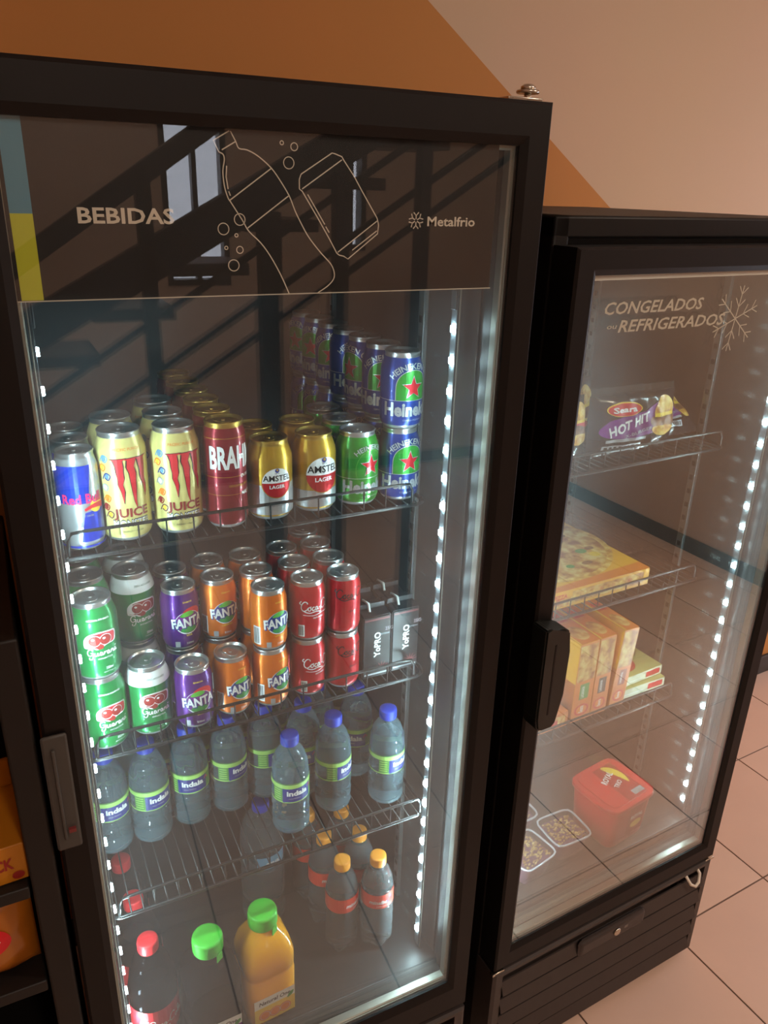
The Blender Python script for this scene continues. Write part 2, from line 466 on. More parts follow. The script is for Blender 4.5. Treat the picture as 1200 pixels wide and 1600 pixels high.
# ceiling lamps, warm
LAMP_DIFF = mat('lamp_diffuser', (255, 214, 170), 0.5, emit=3.0)
LAMP_RIM = mat('lamp_rim', (235, 230, 222), 0.4)
def ceiling_lamp(lx, ly, power, label):
    p = RM @ Vector((lx, ly, H))
    t = thing('ceiling_lamp', label, 'lamp', p, RA, 'ceiling lamps')
    b_ = MB(); b_.lathe([(.17, 0, LAMP_RIM), (.18, -.008, LAMP_RIM), (.18, -.03, LAMP_RIM), (.165, -.04, LAMP_RIM), (.15, -.036, LAMP_RIM)], 40); b_.build('rim', t)
    b_ = MB(); b_.lathe([(.15, -.0355, LAMP_DIFF), (.145, -.042, LAMP_DIFF), (.10, -.05, LAMP_DIFF), (.03, -.053, LAMP_DIFF)], 40); b_.build('diffuser', t)
    ld = bpy.data.lights.new('lamp_light', 'AREA'); ld.shape = 'DISK'; ld.size = .30; ld.energy = power; ld.color = (1.0, 0.82, 0.66)
    lo = bpy.data.objects.new('lamp_light', ld); COL.objects.link(lo); lo.parent = t; lo.location = (0, 0, -.06)
ceiling_lamp(2.0, -2.1, LAMP_POWER * 1.6, 'round ceiling lamp with a warm diffuser near the right wall')
ceiling_lamp(0.2, -2.9, LAMP_POWER * 1.2, 'round ceiling lamp with a warm diffuser beyond the staircase')

# staircase behind the viewer, seen mirrored in the glass doors
STAIRM = mat('dark_stair_steel', (36, 31, 31), 0.45, 0.3)
TREAD = mat('stair_tread_wood', (70, 52, 44), 0.5)
ST_Y = -1.793
def bar(mb, x0, z0, x1, z1, th, dp, y, m):
    d = Vector((x1 - x0, 0, z1 - z0)); L = d.length; a = math.atan2(z1 - z0, x1 - x0)
    T = Matrix.Translation((x0, y, z0)) @ Matrix.Rotation(-a, 4, 'Y')
    mb.box(0, L, -dp / 2, dp / 2, -th / 2, th / 2, m, .004, T)
stair = thing('staircase', 'dark steel staircase with railings mirrored in the upper glass of the drinks cooler', 'staircase', (0.5, ST_Y, 0))
sl = 0.62
def sb(name, x0, z0, x1, th, dp, y, slope=sl):
    b_ = MB(); bar(b_, x0 - .5, z0, x1 - .5, z0 + slope * (x1 - x0), th, dp, y - ST_Y, STAIRM); return b_.build(name, stair)
sb('stringer', -.5, 0.93, 2.2, .12, .05, ST_Y, .55)
sb('handrail', -.5, 1.02 + .04, 2.2, .06, .05, ST_Y, .675)
for z in (.862, .694, .585): sb('rail', -.2, z, 2.2, .022, .022, ST_Y)
for x0, z0, z1, wd in ((.475, 0, 1.72, .045), (.87, 0, 1.62, .075), (1.125, 0, 1.9, .05), (1.44, 0, 2.05, .045)):
    b_ = MB(); b_.box(x0 - .5 - wd / 2, x0 - .5 + wd / 2, -.025, .025, z0, z1, STAIRM, .004); b_.build('post', stair)
for k in range(11):
    x = -.45 + k * .25; z = .86 + .55 * (x + .5)
    b_ = MB(); b_.box(x - .5, x - .24, -.30, -.03, z - .02, z + .02, TREAD, .004); b_.build('tread', stair)

# ------------------------------------------------------------------ display coolers
DW = 0.62                                            # door width
def led_strip(parent, x, z0, z1, y, sgn, n):
    b_ = MB()                                        # slim profile along the jamb, diodes facing into the cabinet
    i = -sgn                                         # outward
    xa, xb = sorted((x + i * .0015, x + i * .0045)); b_.box(xa, xb, y - .006, y + .008, z0 - .04, z1 + .06, PROFILE, .0008)
    xa, xb = sorted((x + i * .0045, x + i * .0065)); b_.box(xa, xb, y - .0075, y + .0095, z0 - .05, z1 + .07, ALU, .0006)
    xa, xb = sorted((x - i * .001, x + i * .0015)); b_.box(xa, xb, y - .005, y + .007, z1 + .025, z1 + .05, PROFILE, .001)
    p = b_.build('led_strip', parent)
    d = MB(); d.box(-.0015, .0015, -.004, .004, -.0042, .0042, LED, .0006); me = d.mesh('led')
    for k in range(n): link(me, 'led', p, (x, y, z0 + (z1 - z0) * k / (n - 1)))
WIRES = {}
def wire_shelf(parent, z, y0, y1, x0, x1, xr):
    """wire shelf: perimeter frame, front lip on posts, wires running front to back"""
    r = .003; zt = z - .0012
    b_ = MB()
    c = .02
    path = [(x0, y1, zt - r), (x0, y0 + c, zt - r), (x0 + c * .3, y0 + c * .3, zt - r), (x0 + c, y0, zt - r), (x1 - c, y0, zt - r), (x1 - c * .3, y0 + c * .3, zt - r), (x1, y0 + c, zt - r), (x1, y1, zt - r)]
    b_.tube(path, r, WIRE, 8, True)
    for q in (.35, .7): b_.tube([(x0, y0 + (y1 - y0) * q, zt - r), (x1, y0 + (y1 - y0) * q, zt - r)], r * .8, WIRE)
    s = b_.build('wire_shelf', parent)
    b_ = MB(); zl = z + .03
    b_.tube([(x0 + .020, y0 + .0012, z), (x0 + .021, y0 + .001, z + .02), (x0 + .026, y0 + .001, zl), (x0 + .04, y0 + .001, zl + .001), (xr - .02, y0 + .001, zl + .001), (xr - .006, y0 + .001, zl), (xr - .001, y0 + .001, z + .02), (xr, y0 + .0012, z)], .0024, WIRE)
    b_.build('front_lip', s)
    if 'w' not in WIRES:
        q = MB(); q.tube([(0, -.001, -.0012), (0, .40, -.0012)], .0012, WIRE, 6); WIRES['w'] = q.mesh('wire')
        q = MB(); q.tube([(0, 0, -.003), (0, 0, .03)], .0012, WIRE, 6); WIRES['p'] = q.mesh('lip_post')
    n = int((x1 - x0) / .0175)
    for k in range(1, n):
        x = x0 + (x1 - x0) * k / n
        o = link(WIRES['w'], 'wire', s, (x, y0, z)); o.scale = (1, (y1 - y0) / .40, 1)
        if k % 2 == 0 and x0 + .05 < x < xr - .03: link(WIRES['p'], 'lip_post', s, (x, y0 + .0015, z))
    return s

def cooler(name, label, loc, rot, top, door_top, door_bot, g_top, g_bot, shelves, led_n, led_y, led_in, header_z, GLASS):
    t = thing(name, label, 'cooler', loc, rot)
    D = .665; base_top = door_bot - .01
    # cabinet shell with its liner
    b_ = MB(); T = .028
    zb = .335
    b_.box(0, T, .052, D, .06, top, BLACK, .004); b_.box(DW - T, DW, .052, D, .06, top, BLACK, .004)
    b_.box(0, DW, .052, D, top - .03, top, BLACK, .004)
    b_.box(T, DW - T, D - .028, D, .06, top - .03, BLACK)
    b_.build('cabinet', t)
    b_ = MB()
    b_.box(T, T + .003, .075, D - .028, zb, top - .03, LINER); b_.box(DW - T - .003, DW - T, .075, D - .028, zb, top - .03, LINER)
    b_.box(T, DW - T, D - .031, D - .028, zb, top - .03, LINER)
    b_.box(T, DW - T, .06, D - .031, zb + .02, .385, FLOORPAN, .004)
    b_.box(T, DW - T, .075, D - .031, header_z + .01, top - .03, LINER)
    b_.build('liner', t)
    for x in (T + .003, DW - T - .011):              # slotted shelf supports
        for y in (.21, .55):
            b_ = MB(); b_.box(x, x + .008, y, y + .016, .39, header_z, CHROMEW, .001)
            for k in range(38): b_.box(x - .0006 if x > .3 else x + .0079, x if x > .3 else x + .0086, y + .004, y + .012, .41 + k * .03, .42 + k * .03, BLACK)
            b_.build('shelf_support', t)
    # base with louvre slats
    b_ = MB(); b_.ring_frame((0, DW, .02, base_top), (.022, DW - .022, .035, base_top - .012), [(0, .30), (0, .004), (.3, 0), (1, 0), (1, .30)], BASEPL)
    b_.box(.02, DW - .02, .07, .075, .03, base_top - .01, LINER)
    base = b_.build('base', t)
    ns = 5; sh = (base_top - .05) / ns
    q = MB()
    A = [(-.006, .001), (.003, sh * .60), (.006, sh * .60), (-.003, .001)]
    va = [q.bm.verts.new((0, p[0], p[1])) for p in A]; vb = [q.bm.verts.new((DW - .046, p[0], p[1])) for p in A]
    q.bm.faces.new(va); q.bm.faces.new(vb); q.mi(BASEPL)
    for k in range(len(A)): q.bm.faces.new((va[k], va[(k + 1) % len(A)], vb[(k + 1) % len(A)], vb[k]))
    sm = q.mesh('slat')
    for k in range(ns): link(sm, 'slat', base, (.023, 0, .036 + k * sh))
    for x in (.06, DW - .06):
        for y in (.08, D - .06):
            q = MB(); q.lathe([(.016, 0, BASEPL), (.02, .004, BASEPL), (.018, .01, BASEPL), (.012, .02, STEEL), (.012, .065, STEEL)], 16, org=(x, y, 0)); q.build('foot', t)
    # door: mitred frame, two panes, spacer between them
    b_ = MB(); o = (0, DW, door_bot, door_top); n = (.039, DW - .039, g_bot, g_top)
    b_.ring_frame(o, n, [(0, .05), (0, .004), (.09, 0), (.78, 0), (1, .006), (1, .05)], BLACK)
    door = b_.build('door', t)
    b_ = MB(); b_.box(n[0] - .004, n[1] + .004, .008, .012, n[2] - .004, n[3] + .004, GLASS); b_.build('glass_pane', door)
    b_ = MB(); b_.box(n[0] - .004, n[1] + .004, .030, .034, n[2] - .004, n[3] + .004, GLASS); b_.build('glass_pane', door)
    b_ = MB(); b_.ring_frame((n[0] - .003, n[1] + .003, n[2] - .003, n[3] + .003), (n[0] + .0045, n[1] - .0045, n[2] + .006, n[3] - .0045), [(0, .029), (0, .0135), (.55, .0135), (.6, .015), (.8, .015), (1, .017), (1, .029)], ALU); b_.build('spacer', door)
    b_ = MB(); b_.ring_frame((.02, DW - .02, door_bot + .02, door_top - .02), (n[0] - .006, n[1] + .006, n[2] - .006, n[3] + .006), [(0, .049), (0, .062), (.5, .064), (1, .062), (1, .049)], LINER); b_.build('magnetic_seal', door)
    for x, sg in ((.0 + led_in, 1), (DW - led_in, -1)): led_strip(t, x, .43, 1.53, led_y, sg, led_n)
    for z, y0, xr in shelves: wire_shelf(t, z, y0, .60, .042, DW - .042, xr)
    return t, door, base

drinks, door1, base1 = cooler('drinks_cooler', 'tall black glass door drinks cooler with a header reading BEBIDAS', (-.012, 0, 0), 0, 1.787, 1.795, .32, 1.749, .392,
    [(1.26, .165, .552), (.965, .14, .555), (.699, .11, .565)], 27, .10, .055, 1.60, GLASS)
frozen, door2, base2 = cooler('frozen_cooler', 'lower black glass door freezer with lettering CONGELADOS, right of the drinks cooler', (.694, .033, 0), RA, 1.674, 1.637, .312, 1.601, .360,
    [(1.254, .15, .562), (.967, .15, .562), (.676, .15, .562)], 27, .08, .04, 1.615, GLASS2)

# hinges
def hinge(parent, x, z):
    b_ = MB(); b_.box(x - .035, x + .012, .012, .075, z, z + .004, STEEL, .001)
    h = b_.build('hinge', parent)
    b_ = MB(); b_.lathe([(.004, z + .004, STEEL), (.004, z + .009, STEEL)], 16, org=(x, .026, 0)); b_.lathe([(.0125, z + .009, STEEL), (.0135, z + .0105, STEEL), (.0125, z + .0125, STEEL)], 24, org=(x, .026, 0)); b_.build('washer', h)
    b_ = MB(); b_.lathe([(.0085, z + .0125, STEEL), (.0085, z + .016, STEEL), (.005, z + .0185, STEEL)], 16, org=(x, .026, 0)); b_.build('bolt', h)
hinge(drinks, .60, 1.795)
b_ = MB(); b_.box(.575, .605, .015, .06, 1.637, 1.643, STEEL, .001); b_.build('hinge', frozen)

# door handles
b_ = MB(); b_.box(-.003, .025, -.006, -.0003, .957, 1.122, HANDLE_GREY, .003); b_.box(.006, .010, -.010, -.005, .975, 1.105, HANDLE_GREY, .0015)
hd = tag(b_.build('door_handle', door1), 'grey plastic pull plate on the left frame')
b_ = MB(); b_.box(.012, .020, -.0105, -.0055, .985, .99, mat('red_print', (120, 50, 50), .5)); b_.build('marking', hd)
def handle2():
    b_ = MB(); pts = [(-.006, 1.09), (-.006, .925), (-.002, .905), (.006, .90), (.028, .90), (.036, .908), (.044, .96), (.046, 1.04), (.044, 1.075), (.036, 1.082), (.005, 1.086)]
    b_.prism(pts, -.034, .002, HANDLE_BLACK)
    es = [e for e in b_.bm.edges]; bmesh.ops.bevel(b_.bm, geom=es, offset=.003, segments=2, affect='EDGES')
    h = tag(b_.build('door_handle', door2), 'bulging black grip on the left frame')
    b_ = MB(); b_.box(.014, .018, -.0345, -.0335, .93, 1.06, BLACK, .0004); b_.build('grip_groove', h)
handle2()

# header of the drinks cooler: dark film behind the front pane with its print
HX = .012                                            # world x -> local x
b_ = MB(); b_.box(.040, .558, .0122, .0130, 1.5935, 1.7515, HEADER); header = b_.build('header_panel', door1)
b_ = MB(); b_.box(.040, .560, .0121, .0131, 1.5925, 1.5936, INK); b_.build('header_edge', header)
P = Print()
P.poly([(.036 + .006, 1.750), (.052, 1.750), (.051, 1.67), (.042, 1.67)], STRIP_BLUE).poly([(.042, 1.67), (.051, 1.67), (.052, 1.594), (.042, 1.594)], STRIP_GREEN)
P = Print().rect(.0315, .0505, 1.67, 1.7505, STRIP_BLUE).rect(.0315, .0505, 1.594, 1.67, STRIP_GREEN)
W1 = .0011
P.text('BEBIDAS', .0885, 1.6625, .0135, INK, 1, .022, 0, .0885, 'l')
bR = [(.236, 1.747), (.241, 1.738), (.244, 1.732), (.252, 1.731), (.263, 1.726), (.276, 1.716), (.285, 1.705), (.295, 1.69), (.301, 1.676), (.308, 1.663), (.314, 1.653), (.321, 1.644), (.331, 1.633), (.341, 1.623), (.345, 1.614), (.344, 1.607), (.337, 1.6), (.326, 1.5935)]
bL = [(.235, 1.747), (.219, 1.738), (.224, 1.728), (.228, 1.726), (.229, 1.721), (.227, 1.711), (.228, 1.697), (.231, 1.687), (.233, 1.684), (.239, 1.675), (.245, 1.666), (.251, 1.656), (.263, 1.645), (.273, 1.632), (.284, 1.613), (.293, 1.5935)]
P.stroke(bR, W1, INK, 1, smooth=3).stroke(bL[:3], W1, INK, 1).stroke(bL[2:], W1, INK, 1, smooth=3)
P.stroke([(.227, 1.7300), (.241, 1.738)], W1, INK, 1).stroke([(.233, 1.685), (.276, 1.715)], W1, INK, 1).stroke([(.250, 1.659), (.294, 1.69)], W1, INK, 1)
P.stroke([(.231, 1.716), (.230, 1.706), (.2315, 1.695)], W1, INK, 1).stroke([(.232, 1.693), (.2335, 1.689)], W1, INK, 1)
for (bx, bz), br in [((.288, 1.739), .0018), ((.301, 1.736), .0036), ((.295, 1.721), .0055), ((.225, 1.658), .0055), ((.242, 1.667), .0055), ((.238, 1.652), .0016), ((.227, 1.64), .0016), ((.241, 1.638), .0034), ((.234, 1.623), .0055)]:
    P.ring(bx, bz, br, br, .0009, INK, 1)
can_o = [(.309, 1.695), (.306, 1.697), (.306, 1.706), (.308, 1.711), (.342, 1.732), (.345, 1.7315), (.353, 1.729), (.355, 1.726), (.367, 1.711), (.377, 1.696), (.395, 1.67), (.397, 1.663), (.396, 1.654), (.361, 1.628), (.356, 1.631), (.351, 1.632), (.348, 1.634), (.339, 1.649), (.325, 1.671)]
P.stroke(can_o, W1, INK, 1, True)
for a, b in (((.309, 1.697), (.353, 1.726)), ((.349, 1.635), (.395, 1.667)), ((.366, 1.637), (.395, 1.657)), ((.315, 1.692), (.334, 1.663)), ((.335, 1.661), (.339, 1.655))): P.stroke([a, b], W1, INK, 1)
P.text('Metalfrio', .4575, 1.6625, .0098, INK, 1, .018, 0, .0625, 'l')
for k in range(6):                                   # snow crystal mark
    a = k * pi / 3 + pi / 2; c, s_ = cos(a), sin(a)
    q = lambda u, v: (.443 + u * c - v * s_, 1.668 + u * s_ + v * c)
    P.stroke([q(.0015, 0), q(.0055, 0)], .0013, INK, 1).stroke([q(.0085, .0032), q(.0052, 0), q(.0085, -.0032)], .0013, INK, 1)
link(P.flat('header_print', (HX, .0122, 0), (1, 0, 0), (0, 0, 1), (0, -1, 0), .00005), 'header_print', header)

# print on the freezer glass
b_ = MB(); b_.box(.041, DW - .041, .0122, .0128, 1.5935, 1.5995, WHITE); b_.build('white_line', door2)  # painted white and thick to stand in for LED light on the spacer
P = Print()
P.text('CONGELADOS', .070, 1.5475, .0165, INK, 1, .018, .22, .198, 'l').text('ou', .078, 1.5275, .007, INK, 1, .01, .1, .019, 'l').text('REFRIGERADOS', .100, 1.522, .0165, INK, 1, .018, .22, .222, 'l')
for k in range(6):
    a = k * pi / 3 + 1.42; c, s_ = cos(a), sin(a)
    q = lambda u, v: (.347 + u * c - v * s_, 1.529 + u * s_ + v * c)
    P.stroke([q(.0, 0), q(.050, 0)], .0018, INK, 1).stroke([q(.048, .010), q(.037, 0), q(.048, -.010)], .0018, INK, 1).stroke([q(.030, .011), q(.018, 0), q(.030, -.011)], .0018, INK, 1)
link(P.flat('glass_print', (0, .0122, 0), (1, 0, 0), (0, 0, 1), (0, -1, 0), .0001), 'glass_print', door2)

# freezer: lock panel, cable and trim between door and base
b_ = MB(); b_.box(.215, .405, -.012, .004, .232, .275, BASEPL, .010); lp = tag(b_.build('lock_panel', base2), 'rounded grey lock plate')
b_ = MB(); b_.lathe([(.009, 0, STEEL), (.009, .003, STEEL), (.006, .004, STEEL)], 20); k_ = b_.build('keyhole', lp); k_.rotation_euler = (pi / 2, 0, 0); k_.location = (.318, -.012, .256)
link(Print().rect(-.005, .005, -.004, .004, mat('grey_print', (120, 112, 106), .5)).flat('mark', (.345, -.0122, .257), (1, 0, 0), (0, 0, 1), (0, -1, 0)), 'mark', lp)
CABLE = mat('white_cable', (225, 215, 200), .45)
b_ = MB(); b_.tube(smooth_path([(.535, .02, .305), (.54, -.006, .275), (.555, -.012, .262), (.572, -.012, .268), (.58, -.004, .29), (.575, .02, .306)], 5) if False else [(.535, .02, .305), (.538, .0, .287), (.545, -.010, .270), (.557, -.014, .263), (.568, -.012, .268), (.575, -.005, .285), (.574, .02, .306)], .0035, CABLE, 8)
b_.build('cable', base2)
for hx in (.600, -.002): b_ = MB(); b_.box(hx, hx + .028, .002, .012, .298, .304, STEEL, .001); b_.build('hinge_plate', base2)

# ------------------------------------------------------------------ cans
def paint(name, rgb, metal=.45, rough=.3): return mat('can_' + name, rgb, rough, metal, coat=.3)
SILVER = paint('silver', (205, 208, 210), .7, .28)
RED = paint('red', (196, 24, 34)); DRED = paint('maroon', (138, 22, 38)); GREEN = paint('green', (20, 138, 66)); DGREEN = paint('dark_green', (8, 92, 48))
HGREEN = paint('beer_green', (44, 140, 44)); HBLUE = paint('beer_blue', (30, 58, 140)); LGREEN = paint('light_green', (120, 190, 80))
PURPLE = paint('purple', (92, 30, 128)); ORANGE = paint('orange', (236, 118, 20)); GOLD = paint('gold', (206, 160, 50), .65); CREAM = paint('cream', (236, 222, 140), .25)
BLUE = paint('blue', (30, 60, 200)); WHITEP = paint('white', (238, 238, 236), .1); SKYB = paint('sky', (120, 170, 200), .3)
PINK = mat('pink_print', (230, 40, 110), .4); REDP = mat('bright_red_print', (214, 30, 40), .4); BLACKP = mat('black_print', (22, 20, 22), .4); NAVY = mat('navy_print', (34, 48, 130), .4)
LIMEP = mat('leaf_print', (90, 180, 50), .4); YELP = mat('yellow_print', (245, 205, 60), .4); SILP = mat('silver_print', (190, 192, 196), .35, .5); BROWNR = mat('berry_print', (150, 36, 30), .4)
PURP = mat('violet_print', (120, 30, 130), .4); ORP = mat('orange_print', (240, 130, 30), .4); GREYP = mat('dim_print', (120, 60, 60), .4); GREENP = mat('green_print', (60, 150, 70), .4)

def can_body(R, h, m, lid, slim, top=None):
    """lathe body with bottom dome, shoulder, neck and rolled rim"""
    b_ = MB(); nk = .016 if not slim else .011; rt = R * (.80 if not slim else .86)
    tm = top or m
    pr = [(R * .70, .003, SILVER), (R * .76, 0, SILVER), (R * .82, .001, SILVER), (R * .93, .006, m), (R, .013, m), (R, h * .5, m), (R, h - nk - .012, tm), (R * .975, h - nk - .007, tm), (rt * 1.02, h - .008, lid), (rt, h - .005, lid), (rt * 1.035, h - .003, lid), (rt * 1.04, h - .001, lid), (rt * 1.0, h, lid), (rt * .95, h - .001, lid), (rt * .93, h - .005, lid)]
    b_.lathe(pr, 32); return b_.mesh('can_body'), rt
def can_lid(rt, h, lid):
    b_ = MB(); b_.lathe([(rt * .93, h - .0052, lid), (rt * .90, h - .0062, lid), (rt * .86, h - .0046, lid), (rt * .2, h - .0044, lid)], 28); a = b_.mesh('lid')
    b_ = MB(); z = h - .0042
    b_.lathe([(.0085, z, lid), (.0092, z + .0008, lid), (.0085, z + .0014, lid)], 18, org=(0, -.004, 0))
    b_.lathe([(.0068, z, lid), (.0072, z + .0008, lid), (.0066, z + .0014, lid)], 18, org=(0, .007, 0))
    b_.lathe([(.0025, z + .001, lid), (.0025, z + .0026, lid)], 10, org=(0, 0, 0)); return a, b_.mesh('pull_tab')

def script_guarana(P, x, y, s, m, layer=2):
    """hand-drawn script lettering 'Guarana'"""
    L = [[(.9, 1.0), (.55, 1.25), (.15, 1.0), (.05, .5), (.35, .15), (.75, .35), (.85, .65), (.5, .6)], [(.85, .65), (.85, 0), (.6, -.45), (.25, -.4), (.3, -.1)],
         [(1.15, .6), (1.1, .15), (1.35, .05), (1.6, .55), (1.58, .1), (1.75, .1)], [(2.25, .5), (2.0, .55), (1.9, .2), (2.1, .05), (2.27, .5), (2.3, .1), (2.45, .1)],
         [(2.55, .1), (2.62, .6), (2.65, .4), (2.95, .58)], [(3.4, .5), (3.15, .55), (3.05, .2), (3.25, .05), (3.42, .5), (3.45, .1), (3.6, .1)],
         [(3.7, .05), (3.75, .55), (3.78, .35), (4.0, .58), (4.1, .1), (4.25, .1)], [(4.65, .5), (4.4, .55), (4.3, .2), (4.5, .05), (4.67, .5), (4.7, .1), (4.9, .15)], [(4.55, .8), (4.75, 1.0)]]
    for l in L: P.stroke([(x + (p[0] - 2.4) * s, y + p[1] * s * 1.1) for p in l], s * .17, m, layer, smooth=4)
def script_cola(P, x, y, s, m, layer=2):
    L = [[(1.15, 1.15), (1.0, 1.45), (.6, 1.5), (.15, 1.0), (.1, .35), (.5, 0), (1.0, .2), (1.2, .5)], [(.2, 1.0), (-.2, 1.25), (.1, 1.6)], [(1.55, .6), (1.3, .55), (1.25, .15), (1.5, .02), (1.72, .3), (1.55, .62), (1.8, .65)],
         [(2.3, .5), (2.1, .6), (1.92, .3), (2.05, .02), (2.4, .15)], [(2.9, .5), (2.65, .6), (2.5, .25), (2.65, .02), (2.92, .5), (2.92, .08), (3.15, .15)],
         [(3.2, .35), (3.5, .42)], [(4.7, 1.15), (4.5, 1.45), (4.1, 1.5), (3.7, 1.0), (3.65, .35), (4.0, 0), (4.5, .2)], [(5.1, .6), (4.85, .55), (4.8, .15), (5.05, .02), (5.25, .3), (5.1, .62)],
         [(5.5, .2), (5.9, 1.1), (5.75, 1.5), (5.55, 1.1), (5.6, .1), (5.85, .1)], [(6.3, .5), (6.05, .6), (5.95, .25), (6.1, .02), (6.35, .5), (6.35, .08), (6.6, .2)], [(.6, -.1), (1.5, -.35), (2.6, -.2), (3.6, -.45)]]
    for l in L: P.stroke([(x + (p[0] - 3.2) * s, y + p[1] * s * 1.15) for p in l], s * .17, m, layer, smooth=4)

def L_redbull(R, h):
    P = Print(); q = R * 1.5
    P.poly([(-q, .50 * h), (.010, .50 * h), (.016, .88 * h), (-q, .88 * h)], BLUE).poly([(-.004, .10 * h), (q * 1.2, .10 * h), (q * 1.2, .46 * h), (.004, .40 * h)], BLUE)
    P.rect(-q, q, .04 * h, .06 * h, BLUE)
    P.ellipse(.020, .46 * h, .009, .009, YELP, 1)
    P.stroke([(.004, .43 * h), (.012, .455 * h), (.022, .46 * h), (.032, .445 * h)], [.003, .008], REDP, 2, smooth=4)
    P.text('Red Bull', .003, .50 * h, .0125, PINK, 3, .025, 0, .050)
    P.text('ENERGY DRINK', .004, .36 * h, .0028, SILP, 3, 0, 0, .022); return P
def L_monster(R, h):
    P = Print()
    def claw(x, y0, y1, wd, sd):
        rnd = random.Random(sd); n = 7; l, r = [], []
        for k in range(n + 1):
            t = k / n; y = y0 + (y1 - y0) * t; w_ = wd * (1 - t) ** .7 + .0004; j = (rnd.random() - .5) * .0022
            l.append((x - w_ / 2 + j + t * .003, y)); r.append((x + w_ / 2 + j + t * .003 + (rnd.random() - .5) * .001, y))
        return [(x - wd * .9, y0 + .002)] + l + list(reversed(r)) + [(x + wd * .9, y0 + .003)]
    for x, y1, sd in ((-.0115, .38 * h, 1), (.0035, .33 * h, 2), (.0185, .41 * h, 3)):
        o = claw(x, .76 * h, y1, .0100, sd); cx = sum(p[0] for p in o) / len(o)
        P.poly([(cx + (p[0] - cx) * 1.25, p[1] + (.0008 if p[1] > .5 * h else -.0015)) for p in o], BLACKP, 1); P.poly(o, REDP, 2)
    P.text('PACIFIC PUNCH', 0, .85 * h, .0038, ORP, 2, .01, 0, .034)
    P.text('JUICE', .0, .245 * h, .0115, BROWNR, 2, .03, 0, .046).text('MONSTER', 0, .155 * h, .0095, BLACKP, 1, .05, 0, .050).text('MONSTER', 0, .157 * h, .0085, WHITEP, 2, .01, 0, .049)
    P.text('ENERGY + SUCOS', 0, .10 * h, .0022, BLACKP, 2, 0, 0, .026)
    for k, (x, y) in enumerate(((-.030, .78), (-.034, .70), (-.028, .62), (-.032, .52), (-.030, .42), (-.033, .34), (-.028, .27))):
        P.stroke([(x - .006, y * h - .004), (x - .001, y * h + .004), (x + .005, y * h + .001), (x + .002, y * h - .005), (x - .003, y * h - .002)], .0016, (SKYB, ORP, NAVY, SILP, ORP, BROWNR, GREYP)[k], 1, smooth=4)
        P.ellipse(x, y * h, .003, .004, (SKYB, YELP, SKYB, WHITEP, ORP, BROWNR, YELP)[k], 0, 12)
    return P
def L_brahma(R, h):
    P = Print(); q = R * 2
    for y in (.86, .50, .33): P.rect(-q, q, y * h, y * h + .0006, GOLD, 0)
    P.text('BRAHMA', .0, .585 * h, .030, WHITEP, 1, .035, 0, .084).text('DUPLO', .012, .485 * h, .0045, WHITEP, 1, .02, 0, .020).text('MALTE', .012, .315 * h, .0055, WHITEP, 1, .02, 0, .020)
    P.text('CERVEJA PURO MALTE', 0, .405 * h, .0030, GOLD, 1, .01, 0, .034); return P
def L_amstel(R, h, big=False):
    P = Print(); q = R * 2.2
    if not big: P.rect(-q, q, .08 * h, .46 * h, SILVER, 0)
    else: P.rect(-q, q, .08 * h, .30 * h, SILVER, 0)
    c = (.50 if big else .49) * h; r = .0265 if big else .0215; g = r / .0205
    P.ellipse(0, c, r + .0012, r + .0012, GOLD, 1, 36).ellipse(0, c, r, r, WHITEP, 2, 36, 0, 2 * pi)
    P.ellipse(0, c, r, r, RED, 3, 24, pi, 2 * pi)
    P.text('AMSTEL', 0, c + .0030 * g, .0078 * g, BLACKP, 4, .02, 0, .038 * g).text('LAGER', 0, c - .0075 * g, .0046 * g, WHITEP, 4, .02, 0, .021 * g).text('1870', 0, c + .0125 * g, .002 * g, BLACKP, 4, 0, 0, .006 * g)
    P.ellipse(0, c + .0175 * g, .003 * g, .0030 * g, NAVY, 4, 12).ellipse(.0, c + .0182 * g, .0015 * g, .0016 * g, GOLD, 5, 8)
    P.text('LAGER', 0, .14 * h, .0045, SILP, 1).text('CERVEJA PURO MALTE', 0, .19 * h, .0025, BLACKP, 1, 0, 0, .030)
    return P
def L_heineken(R, h, zero):
    P = Print(); q = R * 2.0; cy = .52 * h
    if zero:
        n = 20; w_ = .026
        P.poly([(-w_ - .0012, .385 * h)] + [(-(w_ + .0012) * cos(pi * k / n), cy + (.029 + .001) * sin(pi * k / n) ** .8) for k in range(n + 1)] + [(w_ + .0012, .385 * h)], SILVER, 0)
        P.poly([(-w_, .39 * h)] + [(-w_ * cos(pi * k / n), cy + .029 * sin(pi * k / n) ** .8) for k in range(n + 1)] + [(w_, .39 * h)], HGREEN, 1)
        P.text('HEINEKEN 0.0', 0, .80 * h, .0085, SILVER, 2, .02, 0, .070, arc=.036)
    else:
        P.text('HEINEKEN', 0, .775 * h, .0072, SILVER, 2, .02, 0, .050, arc=.032)
        P.ring(0, .50 * h, .024, .030, .0006, LGREEN, 1)
    P.rect(-q, q, .385 * h, .392 * h, SILVER, 2)
    P.star(.0, .555 * h, .0185, SILVER, 3, .42).star(.0, .553 * h, .0165, RED, 4, .42)
    P.text('Heineken', 0, .19 * h, .0190, SILVER, 3, .04, 0, .088)
    P.text('CERVEJA PREMIUM', 0, .12 * h, .0025, SILVER, 3, 0, 0, .030); return P
